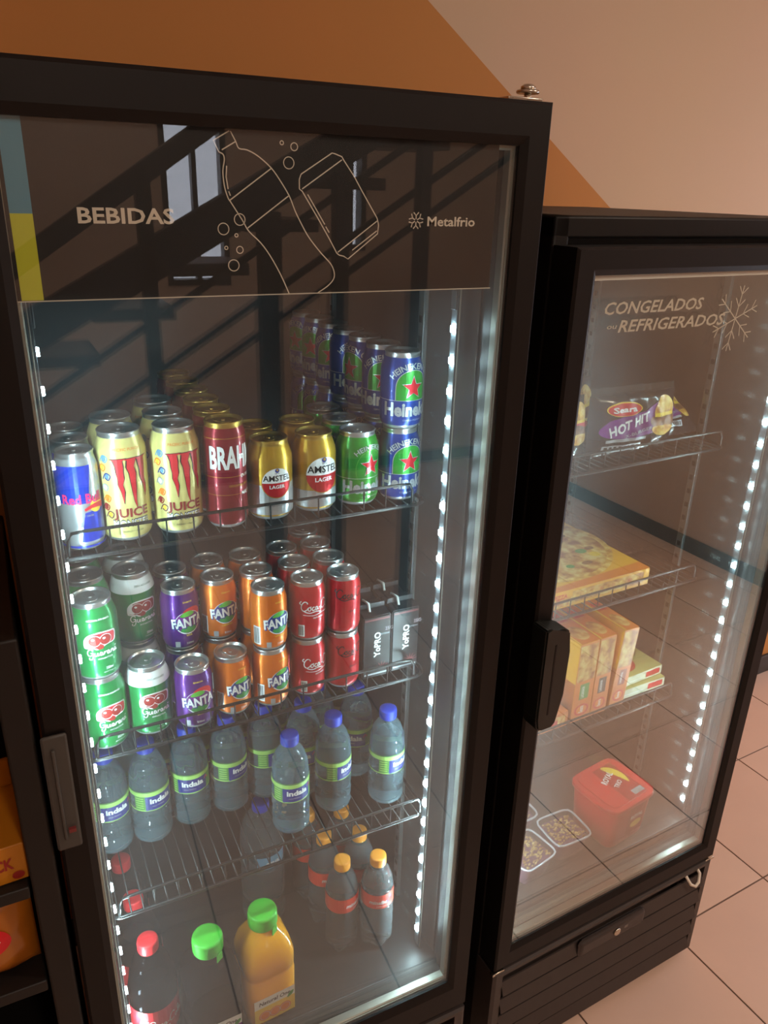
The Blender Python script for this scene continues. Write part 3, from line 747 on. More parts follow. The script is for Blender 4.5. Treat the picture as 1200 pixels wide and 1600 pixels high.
def L_guarana(R, h, zero):
    P = Print(); c = .54 * h
    o = [(-.020, -.006), (-.019, .003), (-.012, .0095), (.0, .0115), (.012, .0105), (.020, .0085), (.021, .001), (.018, -.006), (.006, -.0075), (-.004, -.012), (-.010, -.0095), (-.018, -.009)]
    P.poly(smooth_path([(a * 1.08, c + b * 1.1) for a, b in o], 3, True), WHITEP, 1)
    P.poly(smooth_path([(a * .97 + .0, c + b * .93) for a, b in o], 3, True), BROWNR if zero else REDP, 2)
    P.poly(smooth_path([(a * .9 - .003, c + b * .8) for a, b in o[:3] + [(-.010, .002)] + o[10:]], 3, True), WHITEP, 3)
    for x in (-.0075, .0065): P.ellipse(x, c + .0005, .0082, .0082, WHITEP, 4, 24).ellipse(x, c + .0005, .0074, .0074, BROWNR, 5, 24).ellipse(x - .002, c + .003, .002, .0016, PINK if False else WHITEP, 6, 10)
    P.ellipse(-.001, c - .0095, .0045, .0032, BROWNR, 5, 16)
    script_guarana(P, .0015, .345 * h, .0082, WHITEP); P.text('ANTARCTICA', .004, .295 * h, .0022, WHITEP, 2, .02, 0, .020)
    if zero: P.text('ZERO ACUCARES', .004, .845 * h, .0030, DGREEN, 2, .01, 0, .026)
    else: P.text('ORIGINAL DO BRASIL', 0, .80 * h, .0026, WHITEP, 2, .02, 0, .030)
    P.text('350ml', .008, .15 * h, .0038, WHITEP, 2, .02, 0, .010).text('CONTEUDO', .008, .11 * h, .0018, WHITEP, 2, 0, 0, .016)
    return P
def L_fanta(R, h, grape):
    P = Print(); c = .48 * h
    if grape: P.ellipse(.006, c + .012, .015, .011, ORP if False else REDP, 1, 20)
    P.ellipse(0, c - .001, .0200, .0185, WHITEP, 1, 26).ellipse(0, c - .0005, .0188, .0174, NAVY if not grape else PURP, 2, 26)
    P.ellipse(0, c - .012, .012, .005, GREENP, 3, 20)
    P.poly(smooth_path([(-.012, c + .010), (-.005, c + .0165), (.004, c + .0175), (.009, c + .0125), (.0, c + .0095)], 3, True), LIMEP, 4)
    P.stroke([(-.010, c + .0105), (.0, c + .0135), (.008, c + .0128)], .0005, GREENP, 5)
    P.text('FANTA', .0012, c - .0082, .0150, NAVY, 5, .06, 0, .049, rot=.05).text('FANTA', 0, c - .007, .0145, WHITEP, 6, .035, 0, .048, rot=.05)
    P.text('UVA' if grape else 'LARANJA', 0, .25 * h, .0030, YELP, 3, .02, 0).text('SABOR', .0, .80 * h, .0024, YELP, 3, .02, 0, .014)
    P.rect(-.021, -.014, .08 * h, .17 * h, SILP, 1).text('220ml', 0, .12 * h, .003, WHITEP, 3, .01)
    if not grape: P.rect(-.042, -.030, .12 * h, .42 * h, WHITEP, 1); [P.rect(-.041 + k * .0016, -.0402 + k * .0016, .14 * h, .40 * h, BLACKP, 2) for k in range(6)]
    return P
def L_cola(R, h, zero):
    P = Print(); m = BLACKP if zero else WHITEP
    script_cola(P, .003, (.64 if zero else .54) * h, .0088, m)
    if not zero: P.stroke([(-.022, .475 * h), (-.006, .455 * h), (.008, .475 * h), (.022, .46 * h)], [.0006, .0018], WHITEP, 2, smooth=5)
    P.text('ZERO' if zero else 'SABOR ORIGINAL', (.002), .40 * h, .0026, m, 2, .02, 0, .018)
    P.rect(-.030, -.020, .10 * h, .30 * h, WHITEP if not zero else RED, 0); 
    if not zero: [P.rect(-.0295 + k * .0014, -.0288 + k * .0014, .12 * h, .28 * h, BLACKP, 1) for k in range(6)]
    return P

SLIM = .0265
KIND = {   # radius, height, body, lid, slim neck, label, top colour
    'redbull': (.0265, .130, SILVER, LIDM, True, L_redbull, BLUE if False else None),
    'monster': (.0325, .148, CREAM, LIDM, False, L_monster, None),
    'brahma': (.029, .150, DRED, GOLDLID, True, L_brahma, None),
    'amstel': (.0325, .116, GOLD, GOLDLID, False, L_amstel, None),
    'amstelbig': (.0325, .116, GOLD, GOLDLID, False, lambda R, h: L_amstel(R, h, True), None),
    'heineken': (.0325, .113, HGREEN, LIDM, False, lambda R, h: L_heineken(R, h, False), None),
    'zerobeer': (.0315, .1125, HBLUE, LIDM, False, lambda R, h: L_heineken(R, h, True), None),
    'guarana': (.0312, .115, GREEN, LIDM, False, lambda R, h: L_guarana(R, h, False), None),
    'guaranazero': (.0312, .112, GREEN, LIDM, False, lambda R, h: L_guarana(R, h, True), WHITEP),
    'fantagrape': (.0275, .099, PURPLE, LIDM, True, lambda R, h: L_fanta(R, h, True), None),
    'fantaorange': (.0275, .099, ORANGE, LIDM, True, lambda R, h: L_fanta(R, h, False), None),
    'cola': (.0275, .099, RED, LIDM, True, lambda R, h: L_cola(R, h, False), None),
    'colazero': (.0275, .099, RED, LIDM, True, lambda R, h: L_cola(R, h, True), None),
}
MESH = {}
for k, (R, h, m, lid, slim, lf, top) in KIND.items():
    body, rt = can_body(R, h, m, lid, slim, top); l_, tb = can_lid(rt, h, lid)
    MESH[k] = (body, l_, tb, lf(R, h).wrap('label', R))
CAN_NAME = dict(amstelbig='beer_can', redbull='energy_drink_can', monster='energy_drink_can', brahma='beer_can', amstel='beer_can', heineken='beer_can', zerobeer='beer_can')
GROUP = dict(amstelbig='gold and white lager cans', redbull='slim blue and silver energy drink cans', monster='tall cream energy drink cans', brahma='maroon beer cans', amstel='gold and white lager cans', heineken='green beer cans', zerobeer='blue alcohol free beer cans',
             guarana='green guarana soda cans', guaranazero='white topped green guarana cans', fantagrape='purple grape soda cans', fantaorange='orange soda cans', cola='red cola cans with white script', colazero='red cola cans with black script')
def can(kind, x, y, z, rot, label):
    R, h = KIND[kind][:2]; me = MESH[kind]
    t = thing(CAN_NAME.get(kind, 'soda_can'), label, 'can', (x, y, z), rot, GROUP[kind])
    link(me[0], 'can_body', t); l_ = link(me[1], 'lid', t); link(me[2], 'pull_tab', l_, (0, 0, 0), random.uniform(-.6, .6)); link(me[3], 'label_print', t)
    return t
ORD = ['front', 'second', 'third', 'fourth', 'fifth', 'sixth', 'rearmost']
Z1, Z2, Z3, ZB = 1.26, .965, .699, .3856
# top shelf
for k, y in enumerate((.199, .253, .307)): can('redbull', .073, y, Z1, -.05 + .5 * k, 'slim blue and silver energy drink can, %s one at left end of top shelf' % ORD[k])
for k, y in enumerate((.212, .279)): can('monster', .130, y, Z1, .10 + .2 * k, 'tall cream energy can, %s one of the column beside the slim blue cans' % ('front' if k == 0 else 'back'))
for k, y in enumerate((.210, .277, .345)): can('monster', .199, y, Z1, .08 - .3 * k, 'tall cream energy can, %s one of the column beside the maroon cans' % ORD[k])
for k, y in enumerate((.201, .261, .321, .381, .441, .501)): can('brahma', .264, y, Z1, .45 + .4 * k * (k > 0), 'tall maroon beer can with gold lid, %s one from the front' % ORD[k])
for k, y in enumerate((.208, .276)): can('amstel', .329, y, Z1, .02 + .6 * k, 'gold and white lager can, %s one of the row beside the maroon cans' % ('front' if k == 0 else 'back'))
for k, y in enumerate((.213, .281)): can('amstelbig', .398, y, Z1, .12 + .6 * k, 'gold and white lager can, %s one of the row beside the green cans' % ('front' if k == 0 else 'back'))
for k, y in enumerate((.212, .279, .346)): can('heineken', .467, y, Z1, .28 - .8 * k, 'green beer can with red star, %s one left of the blue stack' % ORD[k])
rr = [.10, -.35, -1.3, .15, -.5, -.9, -1.1]
for k in range(7):
    y = .206 + k * .0650
    can('zerobeer', .535, y, Z1, .08 + (0 if k == 0 else rr[-k] * .6), 'blue beer can with green arch, lower tier, %s one from the front' % ORD[k])
    can('zerobeer', .535, y, Z1 + .1125, rr[k], 'blue beer can with green arch, upper tier, %s one from the front' % ORD[k])
# middle shelf
def column(kind, x, ys, tiers, rots, where):
    h = KIND[kind][1]
    kd = dict(guarana='all green guarana soda can', guaranazero='green guarana can with white top', fantagrape='small purple grape soda can', fantaorange='small orange soda can', cola='small red can with white script', colazero='small red can with black script')[kind]
    for k, y in enumerate(ys):
        for t in range(tiers[k]):
            tw = 'single' if tiers[k] == 1 else ('lower' if t == 0 else 'upper')
            can(kind, x, y, Z2 + t * h, rots[k] + (.12 if t == 0 and tiers[k] > 1 else 0), '%s, %s %s one, %s' % (kd, tw, ORD[k], where))
column('guarana', .069, (.178, .246, .314), (2, 2, 2), (.12, .3, 1), 'leftmost column of middle shelf')
column('guaranazero', .132, (.185, .253, .321), (1, 2, 2), (.08, .25, 1), 'second column of middle shelf')
column('fantagrape', .193, (.172, .229, .286), (1, 2, 2), (.05, .22, .9), 'third column of middle shelf')
column('fantaorange', .252, (.179, .236, .293), (1, 2, 2), (.35, .20, -.5), 'column beside the purple cans')
column('fantaorange', .311, (.176, .233, .290), (2, 2, 2), (.32, 1.1, -.4), 'column beside the red cans')
column('cola', .373, (.179, .236, .293), (2, 2, 2), (.22, .6, -.9), 'column right of orange cans')
column('colazero', .430, (.176, .233, .290, .347), (2, 2, 2, 2), (.15, .8, -.8, .4), 'column left of black cartons')

# ------------------------------------------------------------------ cartons
CARTON = mat('black_carton', (14, 12, 15), .42); FOLD = mat('carton_fold_edge', (70, 70, 72), .4)
def carton():
    t = thing('drink_carton', '', 'carton'); w_, d, h = .049, .046, .113
    b_ = MB()
    A = [(-w_ / 2, 0), (w_ / 2, 0), (w_ / 2, d), (-w_ / 2, d)]
    lo = [b_.bm.verts.new((p[0], p[1], 0)) for p in A]; hi = [b_.bm.verts.new((p[0], p[1], h if p[1] == 0 else h + .006)) for p in A]
    i = b_.mi(CARTON)
    b_.bm.faces.new(lo); b_.bm.faces.new(hi)
    for k in range(4): b_.bm.faces.new((lo[k], lo[(k + 1) % 4], hi[(k + 1) % 4], hi[k]))
    bmesh.ops.bevel(b_.bm, geom=b_.bm.edges[:], offset=.002, segments=2, affect='EDGES')
    b_.build('carton_body', t)
    b_ = MB(); b_.box(-w_ / 2 + .001, w_ / 2 - .001, d * .5, d * .5 + .0012, h + .002, h + .011, FOLD, .0004); b_.build('top_fin', t)
    b_ = MB(); b_.tube([(-.008, .012, h + .003), (-.006, d * .5 - .002, h + .012), (-.004, d + .001, h + .006), (-.003, d + .002, h - .05)], .0022, mat('clear_straw', (190, 195, 190), .3), 8); b_.build('straw', t)
    P = Print(); P.text('YoPRO', .006, .012 + .026, .0105, WHITE, 1, .03, 0, .046, 'l', rot=pi / 2).text('25G', .014, .085, .006, mat('grey_pink_print', (150, 130, 134), .5), 1, .02, 0, .014, 'l')
    P.rect(-.022, .022, .106, .109, PINK if False else GREYP, 1).text('PROTEINAS', .013, .078, .003, SILP, 1, 0, 0, .018)
    for k in range(7): P.stroke([(.010, .016), (.010 + .013 * cos(k * .5 + .1), .016 + .012 * sin(k * .5 + .1))], [.003, .0008], GREYP, 1)
    P.rect(-.021, .021, .006, .009, SILP, 1)
    link(P.flat('carton_print', (0, 0, 0), (1, 0, 0), (0, 0, 1), (0, -1, 0)), 'carton_print', t)
    return t
proto = carton(); kids(proto)
for k, (x, y, wh) in enumerate([(.4835, .160, 'front left one'), (.5365, .163, 'front right one'), (.4835, .212, 'back left one'), (.5365, .215, 'back right one')]):
    o = proto if k == 0 else copy_tree(proto)
    o.location = (x, y, Z2); tag(o, 'black protein drink carton right of the red cola cans, %s' % wh, 'carton', 'black drink cartons')

# ------------------------------------------------------------------ bottles
WATER = clear_solid('bottled_water', (236, 250, 253), 1.33, .04, .19, (196, 234, 250))  # pale film lightens the bottles in place of LED light scattered by ribs
CLEARB = clear_solid('clear_bottle', (244, 248, 248), 1.33, .05, .24, (188, 196, 200))
SMOKE = clear_solid('dark_liquid_bottle', (60, 58, 62), 1.33, .02, .02, (90, 90, 95))
BCAP = mat('blue_cap', (30, 60, 175), .4); OCAP = mat('orange_cap', (238, 150, 50), .4); RCAP = mat('red_cap', (214, 34, 42), .4); GCAP = mat('green_cap', (70, 190, 50), .42)
def ridged_cap(r, h, m, seg=36):
    b_ = MB(); rings = []
    for (q, z, rg) in ((.97, 0, 0), (1, .001, 1), (1, h * .82, 1), (.96, h * .95, 0), (.86, h, 0), (.5, h, 0)):
        rings.append([b_.bm.verts.new(((r * q - (r * .05 if rg and k % 2 else 0)) * cos(2 * pi * k / seg), (r * q - (r * .05 if rg and k % 2 else 0)) * sin(2 * pi * k / seg), z)) for k in range(seg)])
    i = b_.mi(m)
    for a, c in zip(rings, rings[1:]):
        for k in range(seg): b_.bm.faces.new((a[k], a[(k + 1) % seg], c[(k + 1) % seg], c[k])).smooth = True
    b_.bm.faces.new(rings[-1]); b_.bm.faces.new(list(reversed(rings[0])))
    return b_.mesh('cap')
def bottle_mesh(m, R, h, neck, lab0, lab1, ribs, petal=False, seg=40, shoulder=.68):
    """ribbed bottle: waist label panel, domed shoulder, neck; petal foot for fizzy ones"""
    b_ = MB(); pr = [(R * .55, .004), (R * .80, .0), (R * .95, .006), (R * .99, .014)]
    z = .018
    while z < lab0 - .006:
        pr += [(R * .925, z), (R, z + ribs * .5)]; z += ribs
    pr += [(R * .965, lab0 - .002), (R * .965, lab1 + .002)]
    z = lab1 + .006; zs = h * shoulder
    while z < zs - .004:
        pr += [(R, z), (R * .93, z + ribs * .5)]; z += ribs
    n = 7
    for k in range(n + 1):
        a = k / n * pi / 2; pr.append((neck + (R * .97 - neck) * cos(a) ** 1.1, zs + (h - .010 - zs) * sin(a) ** 1.15))
    pr += [(neck * 1.18, h - .008), (neck * 1.18, h - .006), (neck, h - .005), (neck, h)]
    rings = []
    for (r, z) in pr:
        ring = []
        for k in range(seg):
            a = 2 * pi * k / seg; q = r; zz = z
            if petal and z < .03: f = .5 + .5 * cos(5 * a); q = r * (1 - .16 * (1 - f) * (1 - z / .03)); zz = z + .010 * (1 - f) * max(0, 1 - z / .012)
            elif not petal and z < lab0 and z > .01: q = r * (.982 + .018 * sin(9 * a + z * 260))
            elif z > lab1 and z < h - .02: q = r * (.978 + .022 * sin(10 * a + z * 200))
            ring.append(b_.bm.verts.new((q * cos(a), q * sin(a), zz)))
        rings.append(ring)
    b_.mi(m)
    for a, c in zip(rings, rings[1:]):
        for k in range(seg): b_.bm.faces.new((a[k], a[(k + 1) % seg], c[(k + 1) % seg], c[k])).smooth = True
    b_.bm.faces.new(list(reversed(rings[0]))); b_.bm.faces.new(rings[-1])
    return b_.mesh('bottle_body')
def sleeve(R, z0, z1, m):
    b_ = MB(); b_.lathe([(R, z0, m), (R, z1, m), (R - .0004, z1, m), (R - .0004, z0, m)], 40, caps=False); return b_.mesh('label_sleeve')
# water
WL = mat('water_label_green', (92, 150, 70), .4); WL2 = mat('water_label_pale', (170, 215, 110), .4)
wR, wh = .032, .172
w_body = bottle_mesh(WATER, wR, wh, .0115, .066, .108, .0125)
w_cap = ridged_cap(.0150, .017, BCAP)
P = Print(); P.rect(-wR * 3.0, wR * 3.0, .070, .072, WL2, 0).rect(-wR * 3, wR * 3, .0985, .1060, WL2, 0).rect(-wR * 3, wR * 3, .1068, .108, WL, 0).rect(-.034, -.016, .072, .0985, WL, 0).rect(-.016, .034, .071, .0985, NAVY, 0)
P.text('indaia', .009, .0845, .0095, WHITE, 2, .04, 0, .036).text('AGUA MINERAL', .004, .0775, .0026, SILP, 2, 0, 0, .020).stroke([(.030, .090), (.033, .095), (.037, .089)], .002, PINK, 1)
for k in range(5): P.rect(-.032, -.019, .076 + k * .0045, .0775 + k * .0045, WL2, 1)
P.rect(.034, wR * 2.8, .072, .0985, WL, 0)
w_lab = P.wrap('label', wR * .972)
w_slv = sleeve(wR * .974, .069, .109, PANE)
def bottle(name, meshes, capz, loc, rot, label, cat, group):
    t = thing(name, label, cat, loc, rot, group)
    link(meshes[0], 'bottle_body', t); link(meshes[1], 'cap', t, (0, 0, capz))
    if meshes[2]: link(meshes[2], 'label_print', t)
    return t
wpos = [(.064, .259, .0, 'at the left end'), (.127, .257, .12, 'second from left end'), (.195, .269, -.35, 'third from left end'), (.262, .271, .25, 'fourth from left end'), (.3285, .277, .4, 'fifth from left end'),
        (.341, .180, -.25, 'standing forward'), (.425, .198, .35, 'second from right end'), (.517, .176, .2, 'at the right end'),
        (.496, .262, -.9, 'behind the right end'), (.438, .302, -.6, 'second row, right'), (.3925, .2555, -.8, 'second row, middle'),
        (.098, .322, .7, 'second row, leftmost'), (.163, .326, .3, 'second row, second'), (.230, .333, .5, 'second row, third'), (.296, .338, .2, 'second row, fourth'), (.363, .335, .9, 'second row, fifth'), (.500, .336, .4, 'third row, right')]
for x, y, r, wh_ in wpos:
    bottle('water_bottle', (w_body, w_cap, w_lab), wh - .004, (x, y, Z3), r, 'small water bottle with blue cap on the lowest wire shelf, %s' % wh_, 'bottle', 'small water bottles')
# sparkling water with orange caps
mR, mh = .031, .190
m_body = bottle_mesh(CLEARB, mR, mh, .0115, .104, .136, .022, True, shoulder=.70)
m_cap = ridged_cap(.0150, .018, OCAP)
MLAB = mat('red_orange_label', (226, 66, 44), .4)
P = Print().rect(-mR * 3.0, mR * 3.0, .104, .136, MLAB, 0).text('minalba', .004, .115, .0085, WHITE, 2, .02, .2, .034).text('COM GAS', .010, .108, .003, WHITE, 2, 0, 0)
for a in range(5): P.ellipse(.026 + .006 * cos(a * 1.25),   .121 + .006 * sin(a * 1.25), .003, .003, NAVY if a % 2 else REDP, 1, 10)
m_lab = P.wrap('label', mR * .972)
for x, y, r, wh_ in [(.431, .168, .3, 'front left one'), (.494, .150, -.5, 'front right one'), (.424, .236, -.1, 'middle one of the left column'), (.487, .218, .7, 'middle one of the right column'), (.416, .303, .4, 'back one of the left column'), (.480, .286, .2, 'back one of the right column')]:
    bottle('sparkling_water_bottle', (m_body, m_cap, m_lab), mh - .004, (x, y, ZB), r, 'orange capped bottle with red label on cooler floor, %s' % wh_, 'bottle', 'orange capped bottles')
# large water bottle
b_body = bottle_mesh(CLEARB, .042, .262, .0135, .14, .185, .019, seg=44, shoulder=.74)
b_cap = ridged_cap(.016, .017, BCAP)
P = Print().rect(-.12, .12, .145, .18, PANE, 0).rect(-.03, .03, .148, .176, SKYB, 1).text('agua', 0, .156, .010, WHITE, 2, .03)
bottle('large_water_bottle', (b_body, b_cap, P.wrap('label', .042 * .972)), .258, (.321, .292, ZB), .2, 'large ribbed clear water bottle standing on the cooler floor under the shelf', 'bottle', None)
# cola bottles with red caps
c_body = bottle_mesh(SMOKE, .040, .205, .0125, .045, .105, .05, True, seg=40, shoulder=.56)
c_cap = ridged_cap(.0165, .019, RCAP)
P = Print().rect(-.12, .12, .046, .104, REDP, 0); script_cola(P, .0, .066, .0095, WHITE, 1)
c_lab = P.wrap('label', .040 * .972)
for (x, y), wh_ in zip(((.085, .135), (.0785, .225), (.073, .315)), ('front one', 'middle one', 'back one')):
    bottle('cola_bottle', (c_body, c_cap, c_lab), .201, (x, y, ZB), .35, 'dark cola bottle with red cap at left of the cooler floor, %s' % wh_, 'bottle', 'red capped cola bottles')
# juice bottles, squarish, wide green caps with a hanging seal tab
JUICE = mat('orange_juice', (240, 160, 20), .22, noise=.08, nscale=25, coat=.5)
GRAPEJ = clear_solid('grape_juice', (52, 44, 52), 1.35, .03, .03, (70, 60, 70))
def juice(m, x, y, rot, label, orange):
    t = thing('juice_bottle', label, 'bottle', (x, y, ZB), rot, None)
    b_ = MB(); pr = [(.036, .002), (.042, 0), (.045, .008), (.0455, .03), (.0455, .095), (.0435, .10), (.0435, .105), (.0455, .111), (.045, .135), (.040, .155), (.031, .171), (.0215, .181), (.0195, .185), (.0195, .195)]
    seg = 48; rings = []
    for r, z in pr:
        sup = 4.5 if z < .14 else 4.5 - (z - .14) / .045 * 2.5; sup = max(2, sup)
        ring = []
        r *= .97
        for k in range(seg):
            a = 2 * pi * k / seg; c, s_ = cos(a), sin(a); q = (abs(c) ** sup + abs(s_) ** sup) ** (-1 / sup)
            ring.append(b_.bm.verts.new((r * c * q, r * s_ * q, z)))
        rings.append(ring)
    b_.mi(m)
    for a, c in zip(rings, rings[1:]):
        for k in range(seg): b_.bm.faces.new((a[k], a[(k + 1) % seg], c[(k + 1) % seg], c[k])).smooth = True
    b_.bm.faces.new(list(reversed(rings[0]))); b_.bm.faces.new(rings[-1])
    b_.build('bottle_body', t)
    cp = link(ridged_cap(.0245, .026, GCAP, 60), 'cap', t, (0, 0, .187))
    b_ = MB(); b_.box(-.006, .006, -.0262, -.0245, -.030, .004, GCAP, .001); tb = b_.build('seal_tab', cp); tb.rotation_euler = (0, 0, .5)
    link(Print().ellipse(0, -.022, .0042, .0050, WHITE, 1, 16).ring(0, -.0225, .0016, .0018, .0007, GREENP, 2, 10).stroke([(.0017, -.024), (.0017, -.0185)], .0007, GREENP, 2).flat('tab_print', (0, -.0263, 0), (1, 0, 0), (0, 0, 1), (0, -1, 0)), 'tab_print', tb)
    P = Print().rect(-.036, .036, .045, .066, WHITE, 0).text('Natural One', 0, .0515, .0082, BLACKP, 2, .025, .15, .056)
    P.poly(smooth_path([(.022, .043), (.031, .047), (.034, .056), (.026, .053)], 3, True), GREENP, 2)
    fm = ORP if orange else PURP
    P.rect(-.036, .036, .010, .045, YELP if orange else PURP, 0)
    for k in range(3): P.ellipse(-.018 + k * .018, .025, .011, .011, fm, 1, 20).ring(-.018 + k * .018, .025, .0085, .0085, .0006, WHITE, 2)
    link(P.flat('label_print', (0, -.0442, 0), (1, 0, 0), (0, 0, 1), (0, -1, 0)), 'label_print', t)
juice(JUICE, .266, .118, .06, 'orange juice bottle with wide green cap on the cooler floor', True)
juice(GRAPEJ, .172, .108, .03, 'dark juice bottle with wide green cap, left of the orange juice', False)

# ------------------------------------------------------------------ goods in the freezer (local frame of the freezer)
FO = Vector((.694, .033, 0)); FM = Matrix.Translation(FO) @ Matrix.Rotation(RA, 4, 'Z')
def fthing(name, label, cat, x, y, z, rot=0, group=None):
    return thing(name, label, cat, FM @ Vector((x, y, z)), RA + rot, group)
BAGBLACK = mat('black_film', (28, 26, 30), .22, coat=.4); CLEARFILM = sheet_glass('clear_film', (.93, .93, .92), .05, .10, (.7, .68, .62), .08)
BUN = food_mat('bun_print', (190, 120, 40), (228, 176, 78), (246, 214, 130), 60); PATTY = food_mat('patty_print', (92, 50, 26), (128, 76, 38), (160, 104, 56), 70)
def pillow(w_, h, d, wr, seed):
    rnd = random.Random(seed); ph = [rnd.uniform(0, 6) for _ in range(6)]
    def f(x, z, sgn):
        u, v = min(1, abs(2 * x / w_)), min(1, abs(2 * z / h))
        b = d / 2 * (max(0, 1 - u ** 3) ** .6) * (max(0, 1 - v ** 3) ** .5)
        k = wr * (sin(x * 190 + ph[0] + z * 60) * .5 + sin(z * 160 + ph[1] - x * 90) * .5) * min(1, b / (d * .3))
        return sgn * (b + k)
    return f
def snack_bag(label, x, y, z, rot, tilt, w_, h, d, seed, kind):
    t = fthing('snack_bag', label, 'bag', x, y, z, rot, 'black bags of microwave sandwiches'); t.rotation_euler.x = tilt
    f = pillow(w_, h, d, .0022, seed); b_ = MB(); nx, nz = 22, 16; G = {}
    for sg in (-1, 1):
        for i in range(nx + 1):
            for j in range(nz + 1):
                px, pz = -w_ / 2 + w_ * i / nx, -h / 2 + h * j / nz
                G[sg, i, j] = b_.bm.verts.new((px, f(px, pz, sg) if 0 < i < nx and 0 < j < nz else sg * .0004, pz + h / 2))
    b_.mi(BAGBLACK)
    for sg in (-1, 1):
        for i in range(nx):
            for j in range(nz): b_.bm.faces.new((G[sg, i, j], G[sg, i + 1, j], G[sg, i + 1, j + 1], G[sg, i, j + 1])).smooth = True
    b_.build('bag_film', t)
    b_ = MB()
    for zz in (h, 0):                                # crimped clear end seals
        n = 24
        for k in range(n):
            xa, xb = -w_ / 2 + w_ * k / n, -w_ / 2 + w_ * (k + 1) / n
            ya, yb = .002 * sin(k * 1.9), .002 * sin((k + 1) * 1.9); s_ = .012 if zz > 0 else -.0
            b_.quad([(xa, ya, zz), (xb, yb, zz), (xb, yb * 2, zz + s_ + .001), (xa, ya * 2, zz + s_ + .001)], CLEARFILM, True)
    b_.build('crimped_seal', t, normals=False)
    P = Print()
    P.poly(smooth_path([(-w_ * .40, h * .38), (-w_ * .34, h * .60), (w_ * .05, h * .72), (w_ * .28, h * .86), (w_ * .30, h * .44), (-w_ * .05, h * .30)], 4, True), PURP, 0)
    P.ellipse(-w_ * .17, h * .78, w_ * .19, h * .115, YELP, 1, 26).ellipse(-w_ * .17, h * .775, w_ * .18, h * .10, REDP, 2, 26).text('Seara', -w_ * .17, h * .735, h * .085, WHITE, 3, .03, 0, w_ * .27)
    P.text('HOT HIT', -w_ * .10, h * .46, h * .15, WHITE, 3, .03, .1, w_ * .46, rot=.28).text('X-BURGER', .0, h * .37, h * .05, SILP, 3, .02, 0, w_ * .30, rot=.22)
    bx = w_ * .31; g = 1.45 if kind else 1.0
    P.ellipse(bx, h * .66, w_ * .13 * g, h * .27, BUN, 2, 24, 0, pi).poly([(bx - w_ * .13 * g, h * .66), (bx + w_ * .13 * g, h * .66), (bx + w_ * .13 * g, h * .60), (bx - w_ * .13 * g, h * .60)], YELP, 3)
    P.poly(smooth_path([(bx - w_ * .17 * g, h * .48), (bx - w_ * .15 * g, h * .61), (bx + w_ * .14 * g, h * .60), (bx + w_ * .15 * g, h * .46), (bx, h * .38)], 3, True), PATTY, 2)
    if kind: P.poly(smooth_path([(bx - w_ * .16 * g, h * .62), (bx, h * .58), (bx + w_ * .15 * g, h * .50), (bx + w_ * .15 * g, h * .60)], 3, True), REDP, 4)
    P.poly(smooth_path([(bx - w_ * .15 * g, h * .44), (bx + w_ * .13 * g, h * .42), (bx + w_ * .08 * g, h * .30), (bx - w_ * .08 * g, h * .30)], 3, True), BUN, 3)
    P.rect(-w_ * .36, w_ * .10, h * .26, h * .31, SILP, 1).rect(-w_ * .38, w_ * .05, h * .10, h * .21, SILP, 1)
    for k in range(8): P.rect(-w_ * .36 + k * w_ * .05, -w_ * .33 + k * w_ * .05, h * .12, h * .19, BLACKP, 2)
    # finer mesh so the print follows the bulge
    me = P.mesh('bag_print', lambda px, py, l: Vector((px, f(px, py - h / 2, -1) - .0010 - l * .0003, py)), w_ / 30, h / 22)
    link(me, 'bag_print', t)
    return t
F1, F2, F3 = 1.2548, .9676, .6766
snack_bag('black snack bag showing a burger at the left end of the freezer top shelf', .176, .200, F1, .06, -.10, .152, .118, .045, 3, True)
snack_bag('black snack bag with violet panel standing upright in the middle of the freezer top shelf', .358, .195, F1, -.04, -.06, .205, .115, .045, 5, False)
snack_bag('dark snack bag lying back on the freezer top shelf, right of the upright violet one', .512, .210, F1 + .014, .03, -.95, .105, .10, .036, 8, False)
snack_bag('dark snack bag standing behind the front bags of the freezer top shelf', .245, .285, F1, .0, .05, .17, .130, .045, 9, False)

PIZZA = food_mat('pizza_print', (160, 84, 34), (212, 156, 74), (236, 206, 130), 42); PIZZA2 = food_mat('pizza_print_red', (190, 80, 40), (224, 160, 80), (240, 216, 140), 55)
BOXY = mat('yellow_box', (240, 172, 40), .4); BOXO = mat('orange_box', (226, 120, 36), .4); BOXG = mat('pale_green_box', (204, 190, 112), .4)
def carton_box(name, label, x, y, z, w_, d, h, m, rot=0, lean=0, group=None, flaps=True):
    """printed card box: bevelled body plus tuck flap seams"""
    t = fthing(name, label, 'box', x, y, z, rot, group)
    if lean: t.rotation_euler.y = lean
    b_ = MB(); b_.box(-w_ / 2, w_ / 2, 0, d, 0, h, m, .0015); b_.build('box_body', t)
    b_ = MB()
    if h > d * .3 and w_ < d: b_.box(-w_ / 2 + .002, w_ / 2 - .002, .002, d - .002, h, h + .0012, m, .0004)
    else: b_.box(-w_ / 2 - .0008, -w_ / 2, .003, d - .003, .002, h - .002, m, .0003)
    b_.build('tuck_flap', t)
    return t
def on(t, P, o, u, v, n, name='box_print'): link(P.flat(name, o, u, v, n), name, t)
X, Y, Z = (1, 0, 0), (0, 1, 0), (0, 0, 1)
